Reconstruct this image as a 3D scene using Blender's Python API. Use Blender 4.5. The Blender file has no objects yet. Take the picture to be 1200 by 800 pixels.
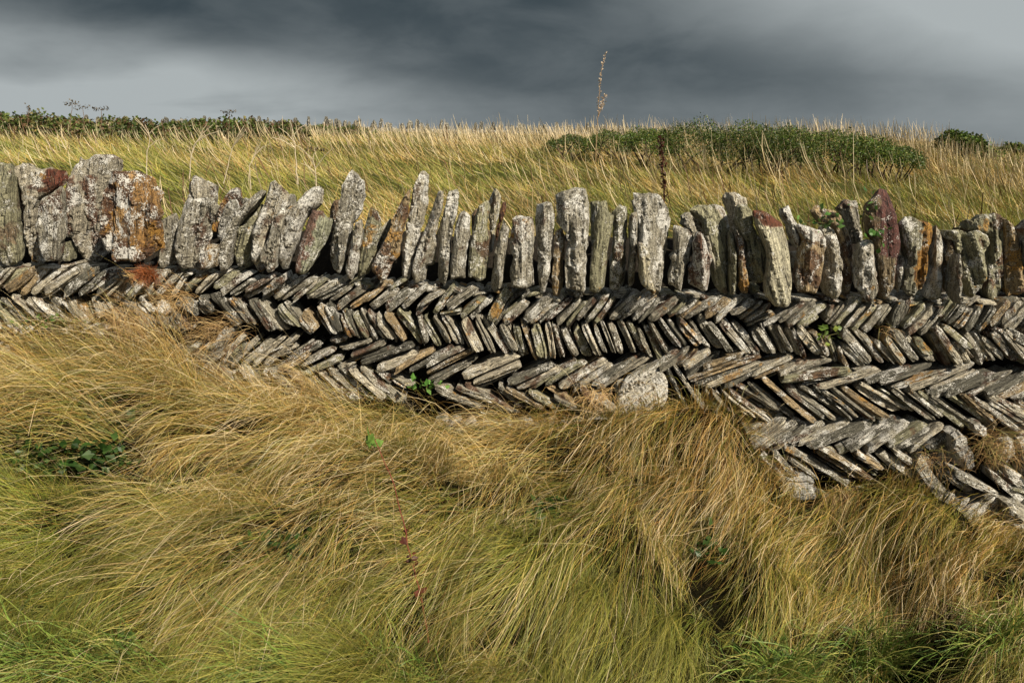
import bpy, math, random
import numpy as np
from mathutils import Vector, Matrix
from mathutils.geometry import delaunay_2d_cdt

random.seed(11); RS = np.random.RandomState(11)
S = bpy.context.scene; COL = S.collection; R = math.radians

# ------------------------------------------------------------------ camera
CAM = np.array([0.0, 0.0, 1.6]); PITCH = R(15.0); F = 1200 * 28.0 / 36.0
cd = bpy.data.cameras.new('camera'); cd.lens = 28; cd.sensor_width = 36; cd.clip_start = 0.05; cd.clip_end = 3000
cam = bpy.data.objects.new('camera', cd); COL.objects.link(cam)
cam.location = CAM; cam.rotation_euler = (math.pi / 2 - PITCH, 0, 0); S.camera = cam
FWD = np.array([0, math.cos(PITCH), -math.sin(PITCH)]); UP = np.array([0, math.sin(PITCH), math.cos(PITCH)])

# ------------------------------------------------------------------ light and sky
SUN_EL, SUN_AZ = R(42), R(138)          # azimuth clockwise from +Y (view direction): behind the camera, to its right
to_sun = Vector((math.sin(SUN_AZ) * math.cos(SUN_EL), math.cos(SUN_AZ) * math.cos(SUN_EL), math.sin(SUN_EL)))
sl = bpy.data.lights.new('sun', 'SUN'); sl.energy = 5.0; sl.angle = R(0.5); sl.color = (1.0, 0.90, 0.74)
so = bpy.data.objects.new('sun', sl); COL.objects.link(so); so.rotation_euler = to_sun.to_track_quat('Z', 'Y').to_euler()
so.location = (6, -6, 8)
S.view_settings.view_transform = 'Standard'; S.view_settings.look = 'None'
S.view_settings.exposure = 0.60; S.view_settings.gamma = 1


class NT:
    """small helper for building node trees"""
    def __init__(s, tree): s.t = tree; tree.nodes.clear()
    def n(s, typ, **kw):
        x = s.t.nodes.new(typ)
        for k, v in kw.items():
            if k.startswith('i_'):
                x.inputs[k[2:].replace('_', ' ')].default_value = v
            else: setattr(x, k, v)
        return x
    def l(s, a, b): s.t.links.new(a, b)
    def math(s, op, a, b=None, c=None, clamp=False):
        x = s.t.nodes.new('ShaderNodeMath'); x.operation = op; x.use_clamp = clamp
        for i, v in enumerate((a, b, c)):
            if v is None: continue
            if isinstance(v, (int, float)): x.inputs[i].default_value = v
            else: s.l(v, x.inputs[i])
        return x.outputs[0]
    def ramp(s, v, lo, hi, a=0.0, b=1.0):
        x = s.t.nodes.new('ShaderNodeMapRange'); x.interpolation_type = 'SMOOTHSTEP'
        for i, q in enumerate((v, lo, hi, a, b)):
            if isinstance(q, (int, float)): x.inputs[i].default_value = q
            else: s.l(q, x.inputs[i])
        return x.outputs[0]
    def mix(s, f, a, b, mode='MIX'):
        x = s.t.nodes.new('ShaderNodeMix'); x.data_type = 'RGBA'; x.blend_type = mode
        for sock, q in ((x.inputs[0], f), (x.inputs[6], a), (x.inputs[7], b)):
            if isinstance(q, (int, float)): sock.default_value = q
            elif isinstance(q, tuple): sock.default_value = q if len(q) == 4 else q + (1,)
            else: s.l(q, sock)
        return x.outputs[2]
    def noise(s, vec, scale, detail=4, rough=0.55, dist=0.0):
        x = s.n('ShaderNodeTexNoise'); x.inputs['Scale'].default_value = scale; x.inputs['Detail'].default_value = detail
        x.inputs['Roughness'].default_value = rough; x.inputs['Distortion'].default_value = dist
        s.l(vec, x.inputs['Vector']); return x.outputs[0]
    def vscale(s, vec, sc, loc=(0, 0, 0)):
        x = s.n('ShaderNodeMapping'); x.inputs['Scale'].default_value = sc; x.inputs['Location'].default_value = loc
        s.l(vec, x.inputs['Vector']); return x.outputs[0]


W = bpy.data.worlds.new('World'); S.world = W; W.use_nodes = True
w = NT(W.node_tree)
tc = w.n('ShaderNodeTexCoord').outputs['Generated']
sep = w.n('ShaderNodeSeparateXYZ'); w.l(tc, sep.inputs[0])
az = w.math('ARCTAN2', sep.outputs[0], sep.outputs[1])              # 0 = straight ahead, + = to the right
el = w.math('ARCSINE', sep.outputs[2])
elw = w.math('MAXIMUM', el, 0.0)
cmb = w.n('ShaderNodeCombineXYZ'); w.l(w.math('MULTIPLY', az, 1.0), cmb.inputs[0]); w.l(w.math('POWER', w.math('ADD', elw, 0.01), 0.6), cmb.inputs[1])
n1 = w.noise(w.vscale(cmb.outputs[0], (1.6, 4.5, 1), (3.1, 1.4, 0)), 1.0, 3, 0.45, 0.2)
n2 = w.noise(w.vscale(cmb.outputs[0], (3.2, 7.0, 1), (0.35, 2.6, 0)), 1.0, 5, 0.5, 0.3)
# dark storm band across the sky, lighter rags of cloud low on one side and high on the other
tilt = w.math('SUBTRACT', el, w.math('MULTIPLY', az, -0.10))
lowlight = w.math('MULTIPLY', w.ramp(tilt, 0.088, 0.012), w.ramp(az, 0.08, -0.42))
lowlight = w.math('MULTIPLY', lowlight, w.ramp(n2, 0.25, 0.62, 0.45, 1.0))
strip = w.math('MULTIPLY', w.ramp(el, 0.055, 0.0), 0.20)
high = w.math('MULTIPLY', w.ramp(w.math('ADD', az, w.math('MULTIPLY', el, 1.9)), 0.30, 0.86), w.ramp(el, -0.02, 0.12, 0.45, 1.0))
cm2 = w.n('ShaderNodeCombineXYZ'); w.l(az, cm2.inputs[0]); w.l(el, cm2.inputs[1])
n3 = w.noise(w.vscale(cm2.outputs[0], (7.0, 17.0, 1), (5.1, 0.3, 0)), 1.0, 6, 0.55, 0.25)
mott = w.math('ADD', w.ramp(n1, 0.32, 0.72, 0.0, 0.13), w.ramp(n3, 0.33, 0.7, 0.0, 0.12))
lite = w.math('ADD', w.math('ADD', w.math('MULTIPLY', lowlight, 0.95), strip), w.math('ADD', w.math('MULTIPLY', high, 1.3), mott), clamp=True)
cloud = w.mix(lite, (0.025, 0.037, 0.045), (0.27, 0.295, 0.30))
# the storm cloud breaks up behind the camera, where the sun comes through
sky = w.n('ShaderNodeTexSky'); sky.sky_type = 'NISHITA'; sky.sun_disc = False
sky.sun_elevation = SUN_EL; sky.sun_rotation = SUN_AZ
skyc = w.mix(1.0, sky.outputs[0], (0.10, 0.10, 0.10), 'MULTIPLY')
brk = w.math('MULTIPLY', w.ramp(sep.outputs[1], 0.2, -0.6), w.ramp(n1, 0.50, 0.70))
bright_cloud = w.mix(w.ramp(sep.outputs[1], 0.2, -0.5), cloud, (0.13, 0.14, 0.145))
tot = w.mix(brk, bright_cloud, skyc)
bg = w.n('ShaderNodeBackground'); w.l(tot, bg.inputs[0]); bg.inputs[1].default_value = 1.0
wo = w.n('ShaderNodeOutputWorld'); w.l(bg.outputs[0], wo.inputs[0])


# ------------------------------------------------------------------ geometry helpers
def unproj(px, py, Y):
    """point of the place seen at photograph position (px, py) at depth Y"""
    px = np.asarray(px, float); py = np.asarray(py, float)
    d = np.stack([(px - 600) / F, FWD[1] + UP[1] * (400 - py) / F, FWD[2] + UP[2] * (400 - py) / F], -1)
    t = (Y - CAM[1]) / d[..., 1]
    return CAM + d * t[..., None]


def proj(P):
    q = P - CAM; dep = q @ FWD
    return 600 + F * q[..., 0] / dep, 400 - F * (q @ UP) / dep, dep


def _h(ix, iy, iz, seed):
    n = (ix.astype(np.int64) * 73856093) ^ (iy.astype(np.int64) * 19349663) ^ (iz.astype(np.int64) * 83492791) ^ (seed * 2654435761 % 2147483647)
    n = (n ^ (n >> 13)) * 1274126177 & 0xffffffff
    n = n ^ (n >> 16)
    return (n & 0xffff) / 65535.0


def vnoise(P, seed=0):
    P = np.asarray(P, float); i = np.floor(P).astype(np.int64); f = P - i; f = f * f * (3 - 2 * f)
    o = 0
    for dx in (0, 1):
        for dy in (0, 1):
            for dz in (0, 1):
                wt = (f[..., 0] if dx else 1 - f[..., 0]) * (f[..., 1] if dy else 1 - f[..., 1]) * (f[..., 2] if dz else 1 - f[..., 2])
                o = o + wt * _h(i[..., 0] + dx, i[..., 1] + dy, i[..., 2] + dz, seed)
    return o


def fbm(P, seed=0, oct=3):
    a = 0.5; o = 0; s = 0
    for k in range(oct):
        o = o + a * vnoise(P * 2 ** k, seed + k * 17); s += a; a *= 0.5
    return o / s


def raw_mesh(name, V, Fc, mats, attrs=None, smooth=False):
    """V (n,3), Fc list of arrays of equal-sized faces"""
    me = bpy.data.meshes.new(name)
    V = np.asarray(V, np.float32)
    Fc = [np.asarray(f, np.int32) for f in Fc if len(f)]
    me.vertices.add(len(V)); me.vertices.foreach_set('co', V.ravel())
    loops = np.concatenate([f.ravel() for f in Fc]); tot = np.concatenate([np.full(len(f), f.shape[1], np.int32) for f in Fc])
    me.loops.add(len(loops)); me.loops.foreach_set('vertex_index', loops)
    st = np.concatenate([[0], np.cumsum(tot)[:-1]]).astype(np.int32)
    me.polygons.add(len(tot)); me.polygons.foreach_set('loop_start', st); me.polygons.foreach_set('loop_total', tot)
    me.polygons.foreach_set('use_smooth', np.full(len(tot), smooth))
    for k, a in (attrs or {}).items():
        a = np.asarray(a, np.float32)
        if a.shape[1] == 4:
            at = me.attributes.new(k, 'FLOAT_COLOR', 'POINT'); at.data.foreach_set('color', a.ravel())
        else:
            at = me.attributes.new(k, 'FLOAT_VECTOR', 'POINT'); at.data.foreach_set('vector', a.ravel())
    me.materials.append(mats); me.update(calc_edges=True); me.validate()
    return me


def link(name, me, parent=None, loc=(0, 0, 0), rot=(0, 0, 0)):
    o = bpy.data.objects.new(name, me); COL.objects.link(o)
    o.location = loc; o.rotation_euler = rot
    if parent: o.parent = parent
    return o


def tag(o, label=None, cat=None, group=None, kind=None):
    if label: o['label'] = label
    if cat: o['category'] = cat
    if group: o['group'] = group
    if kind: o['kind'] = kind
    return o


def empty(name, loc=(0, 0, 0)):
    return link(name, None, None, loc)


class Bag:
    """collects pieces (verts, faces, attributes) to become one mesh"""
    def __init__(s): s.V = []; s.F = {}; s.A = {}; s.n = 0
    def add(s, V, Fl, A=None):
        s.V.append(V)
        for f in Fl:
            f = np.asarray(f, np.int64)
            if len(f): s.F.setdefault(f.shape[1], []).append(f + s.n)
        for k, a in (A or {}).items(): s.A.setdefault(k, []).append(a)
        s.n += len(V)
    def mesh(s, name, mat, smooth=False):
        return raw_mesh(name, np.concatenate(s.V), [np.concatenate(f) for f in s.F.values()], mat,
                        {k: np.concatenate(a) for k, a in s.A.items()}, smooth)


def rgba(c, n): return np.tile(np.array(list(c) + [1.0])[:4], (n, 1))


# ------------------------------------------------------------------ materials
def stone_material(name):
    m = bpy.data.materials.new(name); m.use_nodes = True; t = NT(m.node_tree)
    loc = t.n('ShaderNodeAttribute', attribute_name='grain').outputs['Vector']
    tint = t.n('ShaderNodeAttribute', attribute_name='tint').outputs['Color']
    lich = t.n('ShaderNodeAttribute', attribute_name='lichen').outputs['Color']
    ls = t.n('ShaderNodeSeparateColor'); t.l(lich, ls.inputs[0])
    wl, ol, ru = ls.outputs[0], ls.outputs[1], ls.outputs[2]
    streak = t.noise(t.vscale(loc, (95, 95, 6)), 1.0, 5, 0.68, 0.25)
    streak2 = t.noise(t.vscale(loc, (260, 260, 15)), 1.0, 3, 0.6)
    big = t.noise(loc, 9.0, 3, 0.6, 0.5)
    fine = t.noise(loc, 230.0, 3, 0.62, 0.3)
    mid = t.noise(t.vscale(loc, (1, 1, .55)), 85.0, 4, 0.65, 0.5)
    # bare slate: banded along the grain
    lo = t.mix(1.0, tint, (0.52, 0.51, 0.50), 'MULTIPLY'); hi = t.mix(1.0, tint, (1.55, 1.52, 1.46), 'MULTIPLY')
    base = t.mix(t.ramp(streak, 0.32, 0.66), lo, hi)
    base = t.mix(t.math('MULTIPLY', t.ramp(streak2, 0.55, 0.40), 0.45), base, lo)
    crk = t.math('MULTIPLY', t.ramp(t.noise(t.vscale(loc, (120, 120, 5), (4, 9, 2)), 1.0, 3, 0.55, 0.35), 0.40, 0.335), 0.85)
    base = t.mix(crk, base, (0.020, 0.018, 0.014))
    # iron staining
    rust = t.mix(t.ramp(mid, 0.3, 0.7), (0.060, 0.024, 0.014), (0.15, 0.072, 0.036))
    rf = t.math('MULTIPLY', t.ramp(t.math('ADD', big, t.math('MULTIPLY', ru, 0.27)), 0.63, 0.70), t.ramp(ru, 0.0, 0.15))
    base = t.mix(t.math('MULTIPLY', rf, 0.85), base, rust)
    # dark algae and black lichen specks, plus crevice darkening put into the colour
    dk = t.ramp(t.math('ADD', t.math('MULTIPLY', fine, 0.6), t.math('MULTIPLY', mid, 0.4)), 0.478, 0.425)
    base = t.mix(t.math('MULTIPLY', dk, 0.72), base, (0.028, 0.025, 0.020))
    # white crustose lichen in blotches of speckle
    cov = t.noise(loc, 17.0, 3, 0.6, 0.6)
    spk = t.math('ADD', t.math('MULTIPLY', fine, 0.68), t.math('MULTIPLY', mid, 0.32))
    thr = t.math('SUBTRACT', t.math('ADD', spk, t.math('MULTIPLY', t.math('SUBTRACT', cov, 0.5), 0.66)), t.math('SUBTRACT', 0.640, t.math('MULTIPLY', wl, 0.185)))
    wf = t.ramp(thr, 0.0, 0.028)
    wc = t.mix(t.ramp(cov, 0.35, 0.65), (0.56, 0.53, 0.45), (0.76, 0.74, 0.68))
    base = t.mix(t.math('MULTIPLY', wf, 0.93), base, wc)
    # orange lichen
    on = t.noise(t.vscale(loc, (1, 1, 1), (7, 3, 5)), 14.0, 4, 0.65, 0.5)
    of = t.math('MULTIPLY', t.ramp(t.math('ADD', on, t.math('MULTIPLY', ol, 0.26)), 0.70, 0.77), t.ramp(spk, 0.40, 0.52))
    base = t.mix(t.math('MULTIPLY', of, 0.85), base, t.mix(t.ramp(fine, 0.4, 0.6), (0.30, 0.14, 0.022), (0.50, 0.27, 0.05)))
    bs = t.n('ShaderNodeBsdfPrincipled'); bs.inputs['Roughness'].default_value = 0.82
    bs.inputs['Specular IOR Level'].default_value = 0.3
    t.l(base, bs.inputs['Base Color'])
    hgt = t.math('SUBTRACT', t.math('ADD', t.math('ADD', t.math('MULTIPLY', streak, 1.5), t.math('MULTIPLY', streak2, 0.7)),
                 t.math('ADD', t.math('MULTIPLY', fine, 0.35), t.math('ADD', t.math('MULTIPLY', mid, 0.55), t.math('MULTIPLY', wf, 0.10)))), t.math('MULTIPLY', crk, 0.9))
    bp = t.n('ShaderNodeBump'); bp.inputs['Strength'].default_value = 1.0; bp.inputs['Distance'].default_value = 0.012
    t.l(hgt, bp.inputs['Height']); t.l(bp.outputs[0], bs.inputs['Normal'])
    o = t.n('ShaderNodeOutputMaterial'); t.l(bs.outputs[0], o.inputs[0])
    return m


def leaf_material(name, trans=0.28, rough=0.55, spec=0.25):
    m = bpy.data.materials.new(name); m.use_nodes = True; t = NT(m.node_tree)
    c = t.n('ShaderNodeAttribute', attribute_name='tint').outputs['Color']
    bs = t.n('ShaderNodeBsdfPrincipled'); bs.inputs['Roughness'].default_value = rough; bs.inputs['Specular IOR Level'].default_value = spec
    geo = t.n('ShaderNodeNewGeometry')
    n = t.noise(geo.outputs['Position'], 60.0, 2, 0.5)
    cc = t.mix(t.ramp(n, 0.3, 0.7), t.mix(1.0, c, (0.78, 0.78, 0.78), 'MULTIPLY'), t.mix(1.0, c, (1.18, 1.18, 1.15), 'MULTIPLY'))
    t.l(cc, bs.inputs['Base Color'])
    tr = t.n('ShaderNodeBsdfTranslucent'); t.l(cc, tr.inputs[0])
    mx = t.n('ShaderNodeMixShader'); mx.inputs[0].default_value = trans
    t.l(bs.outputs[0], mx.inputs[1]); t.l(tr.outputs[0], mx.inputs[2])
    o = t.n('ShaderNodeOutputMaterial'); t.l(mx.outputs[0], o.inputs[0]); return m


def soil_material(name, a, b, c, scale=6.0):
    m = bpy.data.materials.new(name); m.use_nodes = True; t = NT(m.node_tree)
    p = t.n('ShaderNodeNewGeometry').outputs['Position']
    n = t.noise(p, scale, 6, 0.65, 0.4); n2 = t.noise(p, scale * 14, 4, 0.6)
    cc = t.mix(t.ramp(n, 0.35, 0.65), a, b); cc = t.mix(t.ramp(n2, 0.42, 0.62), cc, c)
    bs = t.n('ShaderNodeBsdfPrincipled'); bs.inputs['Roughness'].default_value = 1.0; bs.inputs['Specular IOR Level'].default_value = 0.05; t.l(cc, bs.inputs['Base Color'])
    bp = t.n('ShaderNodeBump'); bp.inputs['Distance'].default_value = 0.02; t.l(n2, bp.inputs['Height']); t.l(bp.outputs[0], bs.inputs['Normal'])
    o = t.n('ShaderNodeOutputMaterial'); t.l(bs.outputs[0], o.inputs[0]); return m


M_STONE = stone_material('lichened_slate')
M_GRASS = leaf_material('dry_grass', 0.10, 0.5, 0.3)
M_LEAF = leaf_material('green_leaf', 0.22, 0.45, 0.3)
M_WOOD = leaf_material('dry_stem', 0.0, 0.8, 0.15)
M_SOIL = soil_material('verge_soil', (0.006, 0.005, 0.002), (0.007, 0.008, 0.003), (0.013, 0.010, 0.004))  # near-black colour puts the shade of the hollows into the soil
M_TURF = soil_material('field_turf', (0.05, 0.055, 0.012), (0.075, 0.06, 0.02), (0.04, 0.05, 0.01), 1.5)
M_CORE = soil_material('packed_rubble', (0.035, 0.03, 0.024), (0.06, 0.05, 0.038), (0.022, 0.018, 0.014), 20)

YW = 2.8        # depth of the wall's face

# ------------------------------------------------------------------ the stones, traced: photo pixels of crops (origin, scale)
CR = {'C1': (0, 160, 4.0), 'C2': (250, 160, 4.0), 'C3': (500, 180, 4.0), 'C4': (750, 200, 4.792), 'C5': (950, 200, 4.792),
      'D2': (250, 300, 4.0), 'D3': (500, 320, 4.0), 'D4': (750, 340, 4.792), 'D5': (950, 340, 4.792),
      'E6': (850, 450, 3.4286), 'F1': (0, 300, 4.615), 'G5': (480, 300, 5.0), 'H3': (1050, 480, 5.714)}
GREY = (0.29, 0.27, 0.215); PALE = (0.40, 0.365, 0.285); OLIV = (0.27, 0.26, 0.17); TAN = (0.33, 0.25, 0.145)
BRWN = (0.17, 0.115, 0.07); REDD = (0.115, 0.045, 0.035); DARK = (0.13, 0.125, 0.10); CREAM = (0.43, 0.39, 0.28)
# crop, set-back (m), tint, (white lichen, orange lichen, rust), label, outline
COP = [
 ('C1', 0, OLIV, (.35,.2,.1), None, [(-60,130),(10,128),(22,180),(20,300),(34,430),(60,560),(50,600),(0,615),(-60,610)]),
 ('C1', .06, BRWN, (.3,.1,.9), 'narrow dark brown coping stone', [(20,170),(50,150),(75,250),(86,330),(94,470),(80,520),(45,470),(25,380)]),  # left flank of the next stone, its shade put into a brown tint
 ('C1', .03, PALE, (.4,.3,.2), 'broad pale coping stone with a red stain at its top', [(45,130),(80,118),(130,140),(190,150),(240,165),(252,200),(240,230),(175,270),(155,300),(150,400),(155,560),(170,600),(140,612),(105,605),(95,540),(85,400),(70,250),(45,180)]),
 ('C1', -.045, GREY, (.55,.3,.5), None, [(165,285),(200,270),(245,235),(255,260),(262,380),(262,500),(240,590),(205,595),(160,540),(145,460),(155,350)]),
 ('C1', .06, OLIV, (.4,.1,.2), None, [(262,510),(295,490),(310,540),(305,600),(260,600),(250,560)]),
 ('C1', .06, PALE, (.5,.2,.1), 'tall ridged grey coping stone with red-brown streaks', [(310,100),(360,105),(420,75),(470,85),(510,120),(500,170),(470,190),(440,260),(425,380),(420,480),(440,560),(430,610),(370,618),(325,590),(305,500),(270,480),(262,380),(262,250),(270,200),(300,150)]),
 ('C1', -.06, (.24,.155,.085), (.66,.5,.8), 'largest coping stone, round-topped and speckled white and orange', [(490,160),(560,152),(620,165),(670,200),(720,260),(735,360),(722,520),(700,560),(640,600),(570,605),(510,590),(450,545),(425,490),(425,380),(445,260),(475,200)]),
 ('C1', .02, GREY, (.5,.2,.3), None, [(735,385),(800,365),(805,420),(808,600),(740,635),(725,600),(728,450)]),
 ('C1', -.01, GREY, (.55,.2,.2), None, [(805,300),(830,285),(900,295),(950,290),(1000,330),(985,380),(960,420),(940,540),(925,610),(870,640),(830,625),(808,560),(803,420)]),
 ('C1', .14, PALE, (.6,.35,.3), None, [(860,215),(880,182),(930,195),(995,230),(995,300),(990,420),(900,500),(855,400)]),
 ('C1', .06, (.3,.17,.05), (.2,1,.3), 'small orange lichened stone wedged in the coping', [(955,410),(1000,405),(1010,450),(990,465)]),
 ('C1', -.02, TAN, (.65,.35,.2), 'small squat coping stone at the foot of its neighbours', [(925,540),(960,505),(1010,510),(1012,590),(1000,625),(930,625),(918,580)]),
 ('C1', .16, BRWN, (.5,.5,.8), None, [(1000,380),(1020,310),(1070,250),(1105,235),(1115,290),(1080,330),(1060,450),(1010,450)]),
 ('C1', .05, GREY, (.85,.1,.2), None, [(1075,290),(1095,360),(1070,410),(1040,440),(1015,500),(1000,480),(1010,420),(1020,370),(1045,320)]),
 ('C2', .12, DARK, (.3,.1,.2), None, [(85,310),(130,288),(160,295),(130,340),(120,420),(90,400)]),
 ('C2', .0, GREY, (.45,.15,.1), 'curved grey coping stone leaning far over', [(240,250),(215,240),(180,265),(130,320),(60,390),(25,450),(20,520),(12,600),(18,645),(50,640),(75,520),(90,430),(130,380),(190,320),(215,290)]),
 ('C2', .03, OLIV, (.35,.15,.1), None, [(130,400),(190,330),(215,310),(210,350),(175,420),(165,520),(155,620),(120,640),(95,620),(95,500),(105,430)]),
 ('C2', .0, PALE, (.65,.4,.4), None, [(250,215),(275,203),(310,230),(340,270),(335,330),(290,380),(250,440),(215,540),(208,640),(190,678),(170,620),(165,500),(185,400),(215,350),(235,300)]),
 ('C2', -.02, GREY, (.6,.1,.2), None, [(275,370),(320,330),(330,370),(305,470),(290,560),(280,640),(245,650),(210,600),(205,560),(240,490)]),
 ('C2', .15, GREY, (.5,.2,.2), None, [(345,275),(358,268),(360,330),(350,420),(320,440),(330,340)]),
 ('C2', -.01, PALE, (.9,.15,.1), 'leaning coping stone crusted with white lichen', [(485,232),(498,250),(495,320),(430,350),(405,420),(375,520),(340,590),(320,650),(295,650),(290,590),(300,480),(310,400),(335,340),(400,280),(450,240)]),
 ('C2', -.03, (.20,.12,.09), (.28,.1,.3), 'coping stone with a red-brown side and a pale green side', [(440,345),(490,345),(550,400),(540,450),(500,540),(470,600),(420,660),(378,650),(378,600),(400,500),(420,400)]),
 ('C2', .14, BRWN, (.5,.3,.4), None, [(530,350),(560,300),(590,285),(600,400),(560,470),(530,450)]),
 ('C2', -.01, GREY, (.62,.25,.25), 'tall spiky grey coping stone beside the red and green one', [(640,150),(665,165),(690,210),(705,280),(680,360),(650,420),(625,510),(600,600),(580,662),(545,650),(520,600),(525,540),(550,440),(575,360),(590,290),(600,220),(620,180)]),
 ('C2', -.02, PALE, (.8,.2,.5), None, [(660,400),(690,385),(695,440),(680,560),(660,640),(640,690),(615,670),(612,620),(630,520)]),
 ('C2', .01, OLIV, (.5,.5,.6), None, [(715,370),(735,325),(765,345),(790,400),(780,470),(755,560),(720,660),(670,665),(665,600),(690,500),(700,430)]),
 ('C2', .05, GREY, (.3,.15,.1), None, [(785,420),(830,385),(830,420),(815,460),(790,500),(775,540),(765,560),(775,480)]),
 ('C2', -.02, TAN, (.5,.65,.6), 'coping stone blotched with orange lichen, narrowing to a leaning tip', [(905,250),(918,240),(915,350),(890,440),(870,560),(840,600),(815,660),(800,685),(770,680),(735,640),(735,610),(770,540),(810,470),(830,400),(865,320)]),
 ('C2', .0, PALE, (.78,.15,.1), 'tallest and slimmest of the pointed coping stones', [(985,150),(1003,180),(1000,330),(980,420),(950,520),(920,600),(915,680),(880,685),(868,620),(875,540),(900,420),(925,290),(945,200),(965,165)]),
 ('C2', -.01, PALE, (.65,.2,.15), None, [(1045,255),(1075,250),(1080,290),(1060,380),(1045,480),(1035,600),(1020,625),(985,620),(985,690),(940,698),(920,660),(930,600),(960,500),(990,420),(1020,330)]),
 ('C2', .0, GREY, (.65,.1,.1), None, [(1100,255),(1140,245),(1152,270),(1145,350),(1120,440),(1110,520),(1100,650),(1080,718),(1050,700),(1045,560),(1045,460),(1070,370)]),
 ('C3', -.01, GREY, (.68,.2,.15), None, [(150,280),(175,270),(205,300),(200,400),(190,480),(180,600),(110,605),(100,560),(110,440),(130,340)]),
 ('C3', .13, BRWN, (.3,.2,.5), None, [(208,280),(235,255),(240,300),(240,480),(205,480)]),
 ('C3', .0, OLIV, (.4,.25,.4), None, [(240,240),(290,225),(300,260),(280,340),(300,400),(290,520),(275,600),(240,612),(195,585),(190,530),(200,420),(215,340)]),
 ('C3', .05, CREAM, (.6,.25,.2), 'pale coping stone with a sharp spear-like tip', [(320,148),(350,200),(345,260),(330,330),(310,470),(295,480),(290,330),(290,220)]),
 ('C3', .08, REDD, (.2,.5,.9), 'thin rust-red sliver of stone in the coping', [(355,225),(375,225),(370,280),(350,340),(325,430),(318,400),(340,280)]),
 ('C3', -.01, GREY, (.62,.1,.1), None, [(360,310),(385,360),(380,450),(365,560),(350,640),(320,668),(300,640),(300,590),(320,480),(340,370)]),
 ('C3', -.03, GREY, (.70,.22,.25), 'square-topped broad coping stone with a white crusted top', [(400,310),(440,292),(500,300),(508,340),(505,500),(508,635),(480,645),(400,638),(390,560),(388,400)]),
 ('C3', .0, GREY, (.7,.2,.2), None, [(520,250),(560,222),(590,225),(605,280),(600,380),(590,480),(575,580),(560,668),(535,670),(525,600),(515,450),(510,320)]),
 ('C3', .0, TAN, (.35,.45,.4), None, [(605,360),(640,350),(652,390),(650,480),(645,560),(640,640),(620,680),(595,675),(585,600),(590,480)]),
 ('C3', -.03, GREY, (.66,.15,.15), 'broad tall round-shouldered grey coping stone', [(610,200),(650,180),(710,155),(755,170),(772,240),(775,340),(765,450),(755,560),(752,660),(740,672),(655,635),(648,560),(655,400),(640,360),(612,330)]),
 ('C3', .15, OLIV, (.3,.2,.2), None, [(775,225),(815,222),(810,290),(800,450),(778,450)]),
 ('C3', .0, OLIV, (.3,.1,.1), 'smooth dark green-grey coping stone', [(820,222),(850,220),(860,270),(885,290),(880,350),(860,430),(850,560),(840,640),(800,668),(765,655),(765,560),(785,430),(790,320)]),
 ('C3', .01, OLIV, (.5,.2,.2), None, [(875,260),(910,235),(945,255),(950,330),(945,450),(950,540),(935,640),(900,655),(862,645),(862,560),(880,420),(890,320)]),
 ('C3', -.01, GREY, (.72,.15,.1), None, [(960,275),(990,265),(995,330),(990,480),(985,600),(975,650),(955,640),(950,590),(960,450),(955,340)]),
 ('C3', -.02, GREY, (.66,.2,.05), 'wide blunt grey coping stone with a white lichened crest', [(990,200),(1060,180),(1100,190),(1150,240),(1175,320),(1160,420),(1130,560),(1110,660),(1080,672),(1010,625),(1000,560),(1000,400),(985,300),(975,230)]),
 ('C3', -.06, CREAM, (.5,.45,.3), None, [(1000,425),(1030,415),(1050,450),(1050,580),(1080,650),(1070,670),(1010,625),(998,580)]),
 ('C4', -.01, GREY, (.55,.1,.1), None, [(205,305),(235,310),(290,350),(312,390),(300,480),(270,560),(245,640),(240,700),(175,665),(172,620),(190,520),(205,420)]),
 ('C4', .14, GREY, (.5,.1,.1), None, [(240,250),(285,230),(350,250),(372,290),(375,430),(330,450),(300,365),(245,310)]),
 ('C4', -.04, (.2,.14,.11), (.78,.25,.7), 'small leaning coping stone speckled white over red', [(330,345),(360,345),(390,400),(425,520),(425,620),(405,700),(370,705),(295,640),(285,600),(305,500),(315,400)]),
 ('C4', .02, GREY, (.3,.1,.1), None, [(370,365),(390,365),(425,500),(425,560),(410,500),(385,420)]),
 ('C4', .03, OLIV, (.22,.15,.1), 'broad smooth grey coping stone with a flat sloping top', [(290,220),(340,195),(440,188),(490,200),(530,320),(515,380),(505,500),(500,620),(500,710),(470,712),(430,660),(425,560),(420,470),(380,370),(370,290),(340,250)]),
 ('C4', .0, OLIV, (.3,.25,.2), None, [(520,340),(545,360),(560,400),(560,520),(555,640),(545,705),(520,705),(515,600),(520,470)]),
 ('C4', -.01, TAN, (.4,.55,.5), None, [(560,370),(595,370),(600,440),(605,550),(625,640),(620,715),(590,715),(565,650),(562,520)]),
 ('C4', .12, PALE, (.4,.2,.3), None, [(485,150),(500,128),(560,128),(610,145),(630,190),(620,300),(600,420),(540,420),(510,240)]),
 ('C4', -.01, OLIV, (.34,.15,.1), None, [(565,190),(610,175),(640,220),(650,300),(680,370),(725,450),(725,600),(700,650),(670,660),(630,640),(620,560),(605,440),(580,350),(550,280)]),
 ('C4', .03, OLIV, (.2,.1,.1), None, [(630,640),(690,650),(690,695),(640,700)]),
 ('C4', -.05, (.52,.49,.36), (.12,.12,.05), 'large cream coping stone hanging lowest, with a red slanted top', [(650,225),(720,230),(830,300),(850,350),(875,440),(885,540),(885,650),(870,760),(830,780),(770,775),(720,720),(720,640),(730,540),(730,450),(690,350),(660,280)]),
 ('C4', .0, BRWN, (.9,.1,.4), None, [(820,210),(850,195),(870,240),(910,330),(915,400),(890,450),(865,400),(840,300),(812,250)]),
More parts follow.
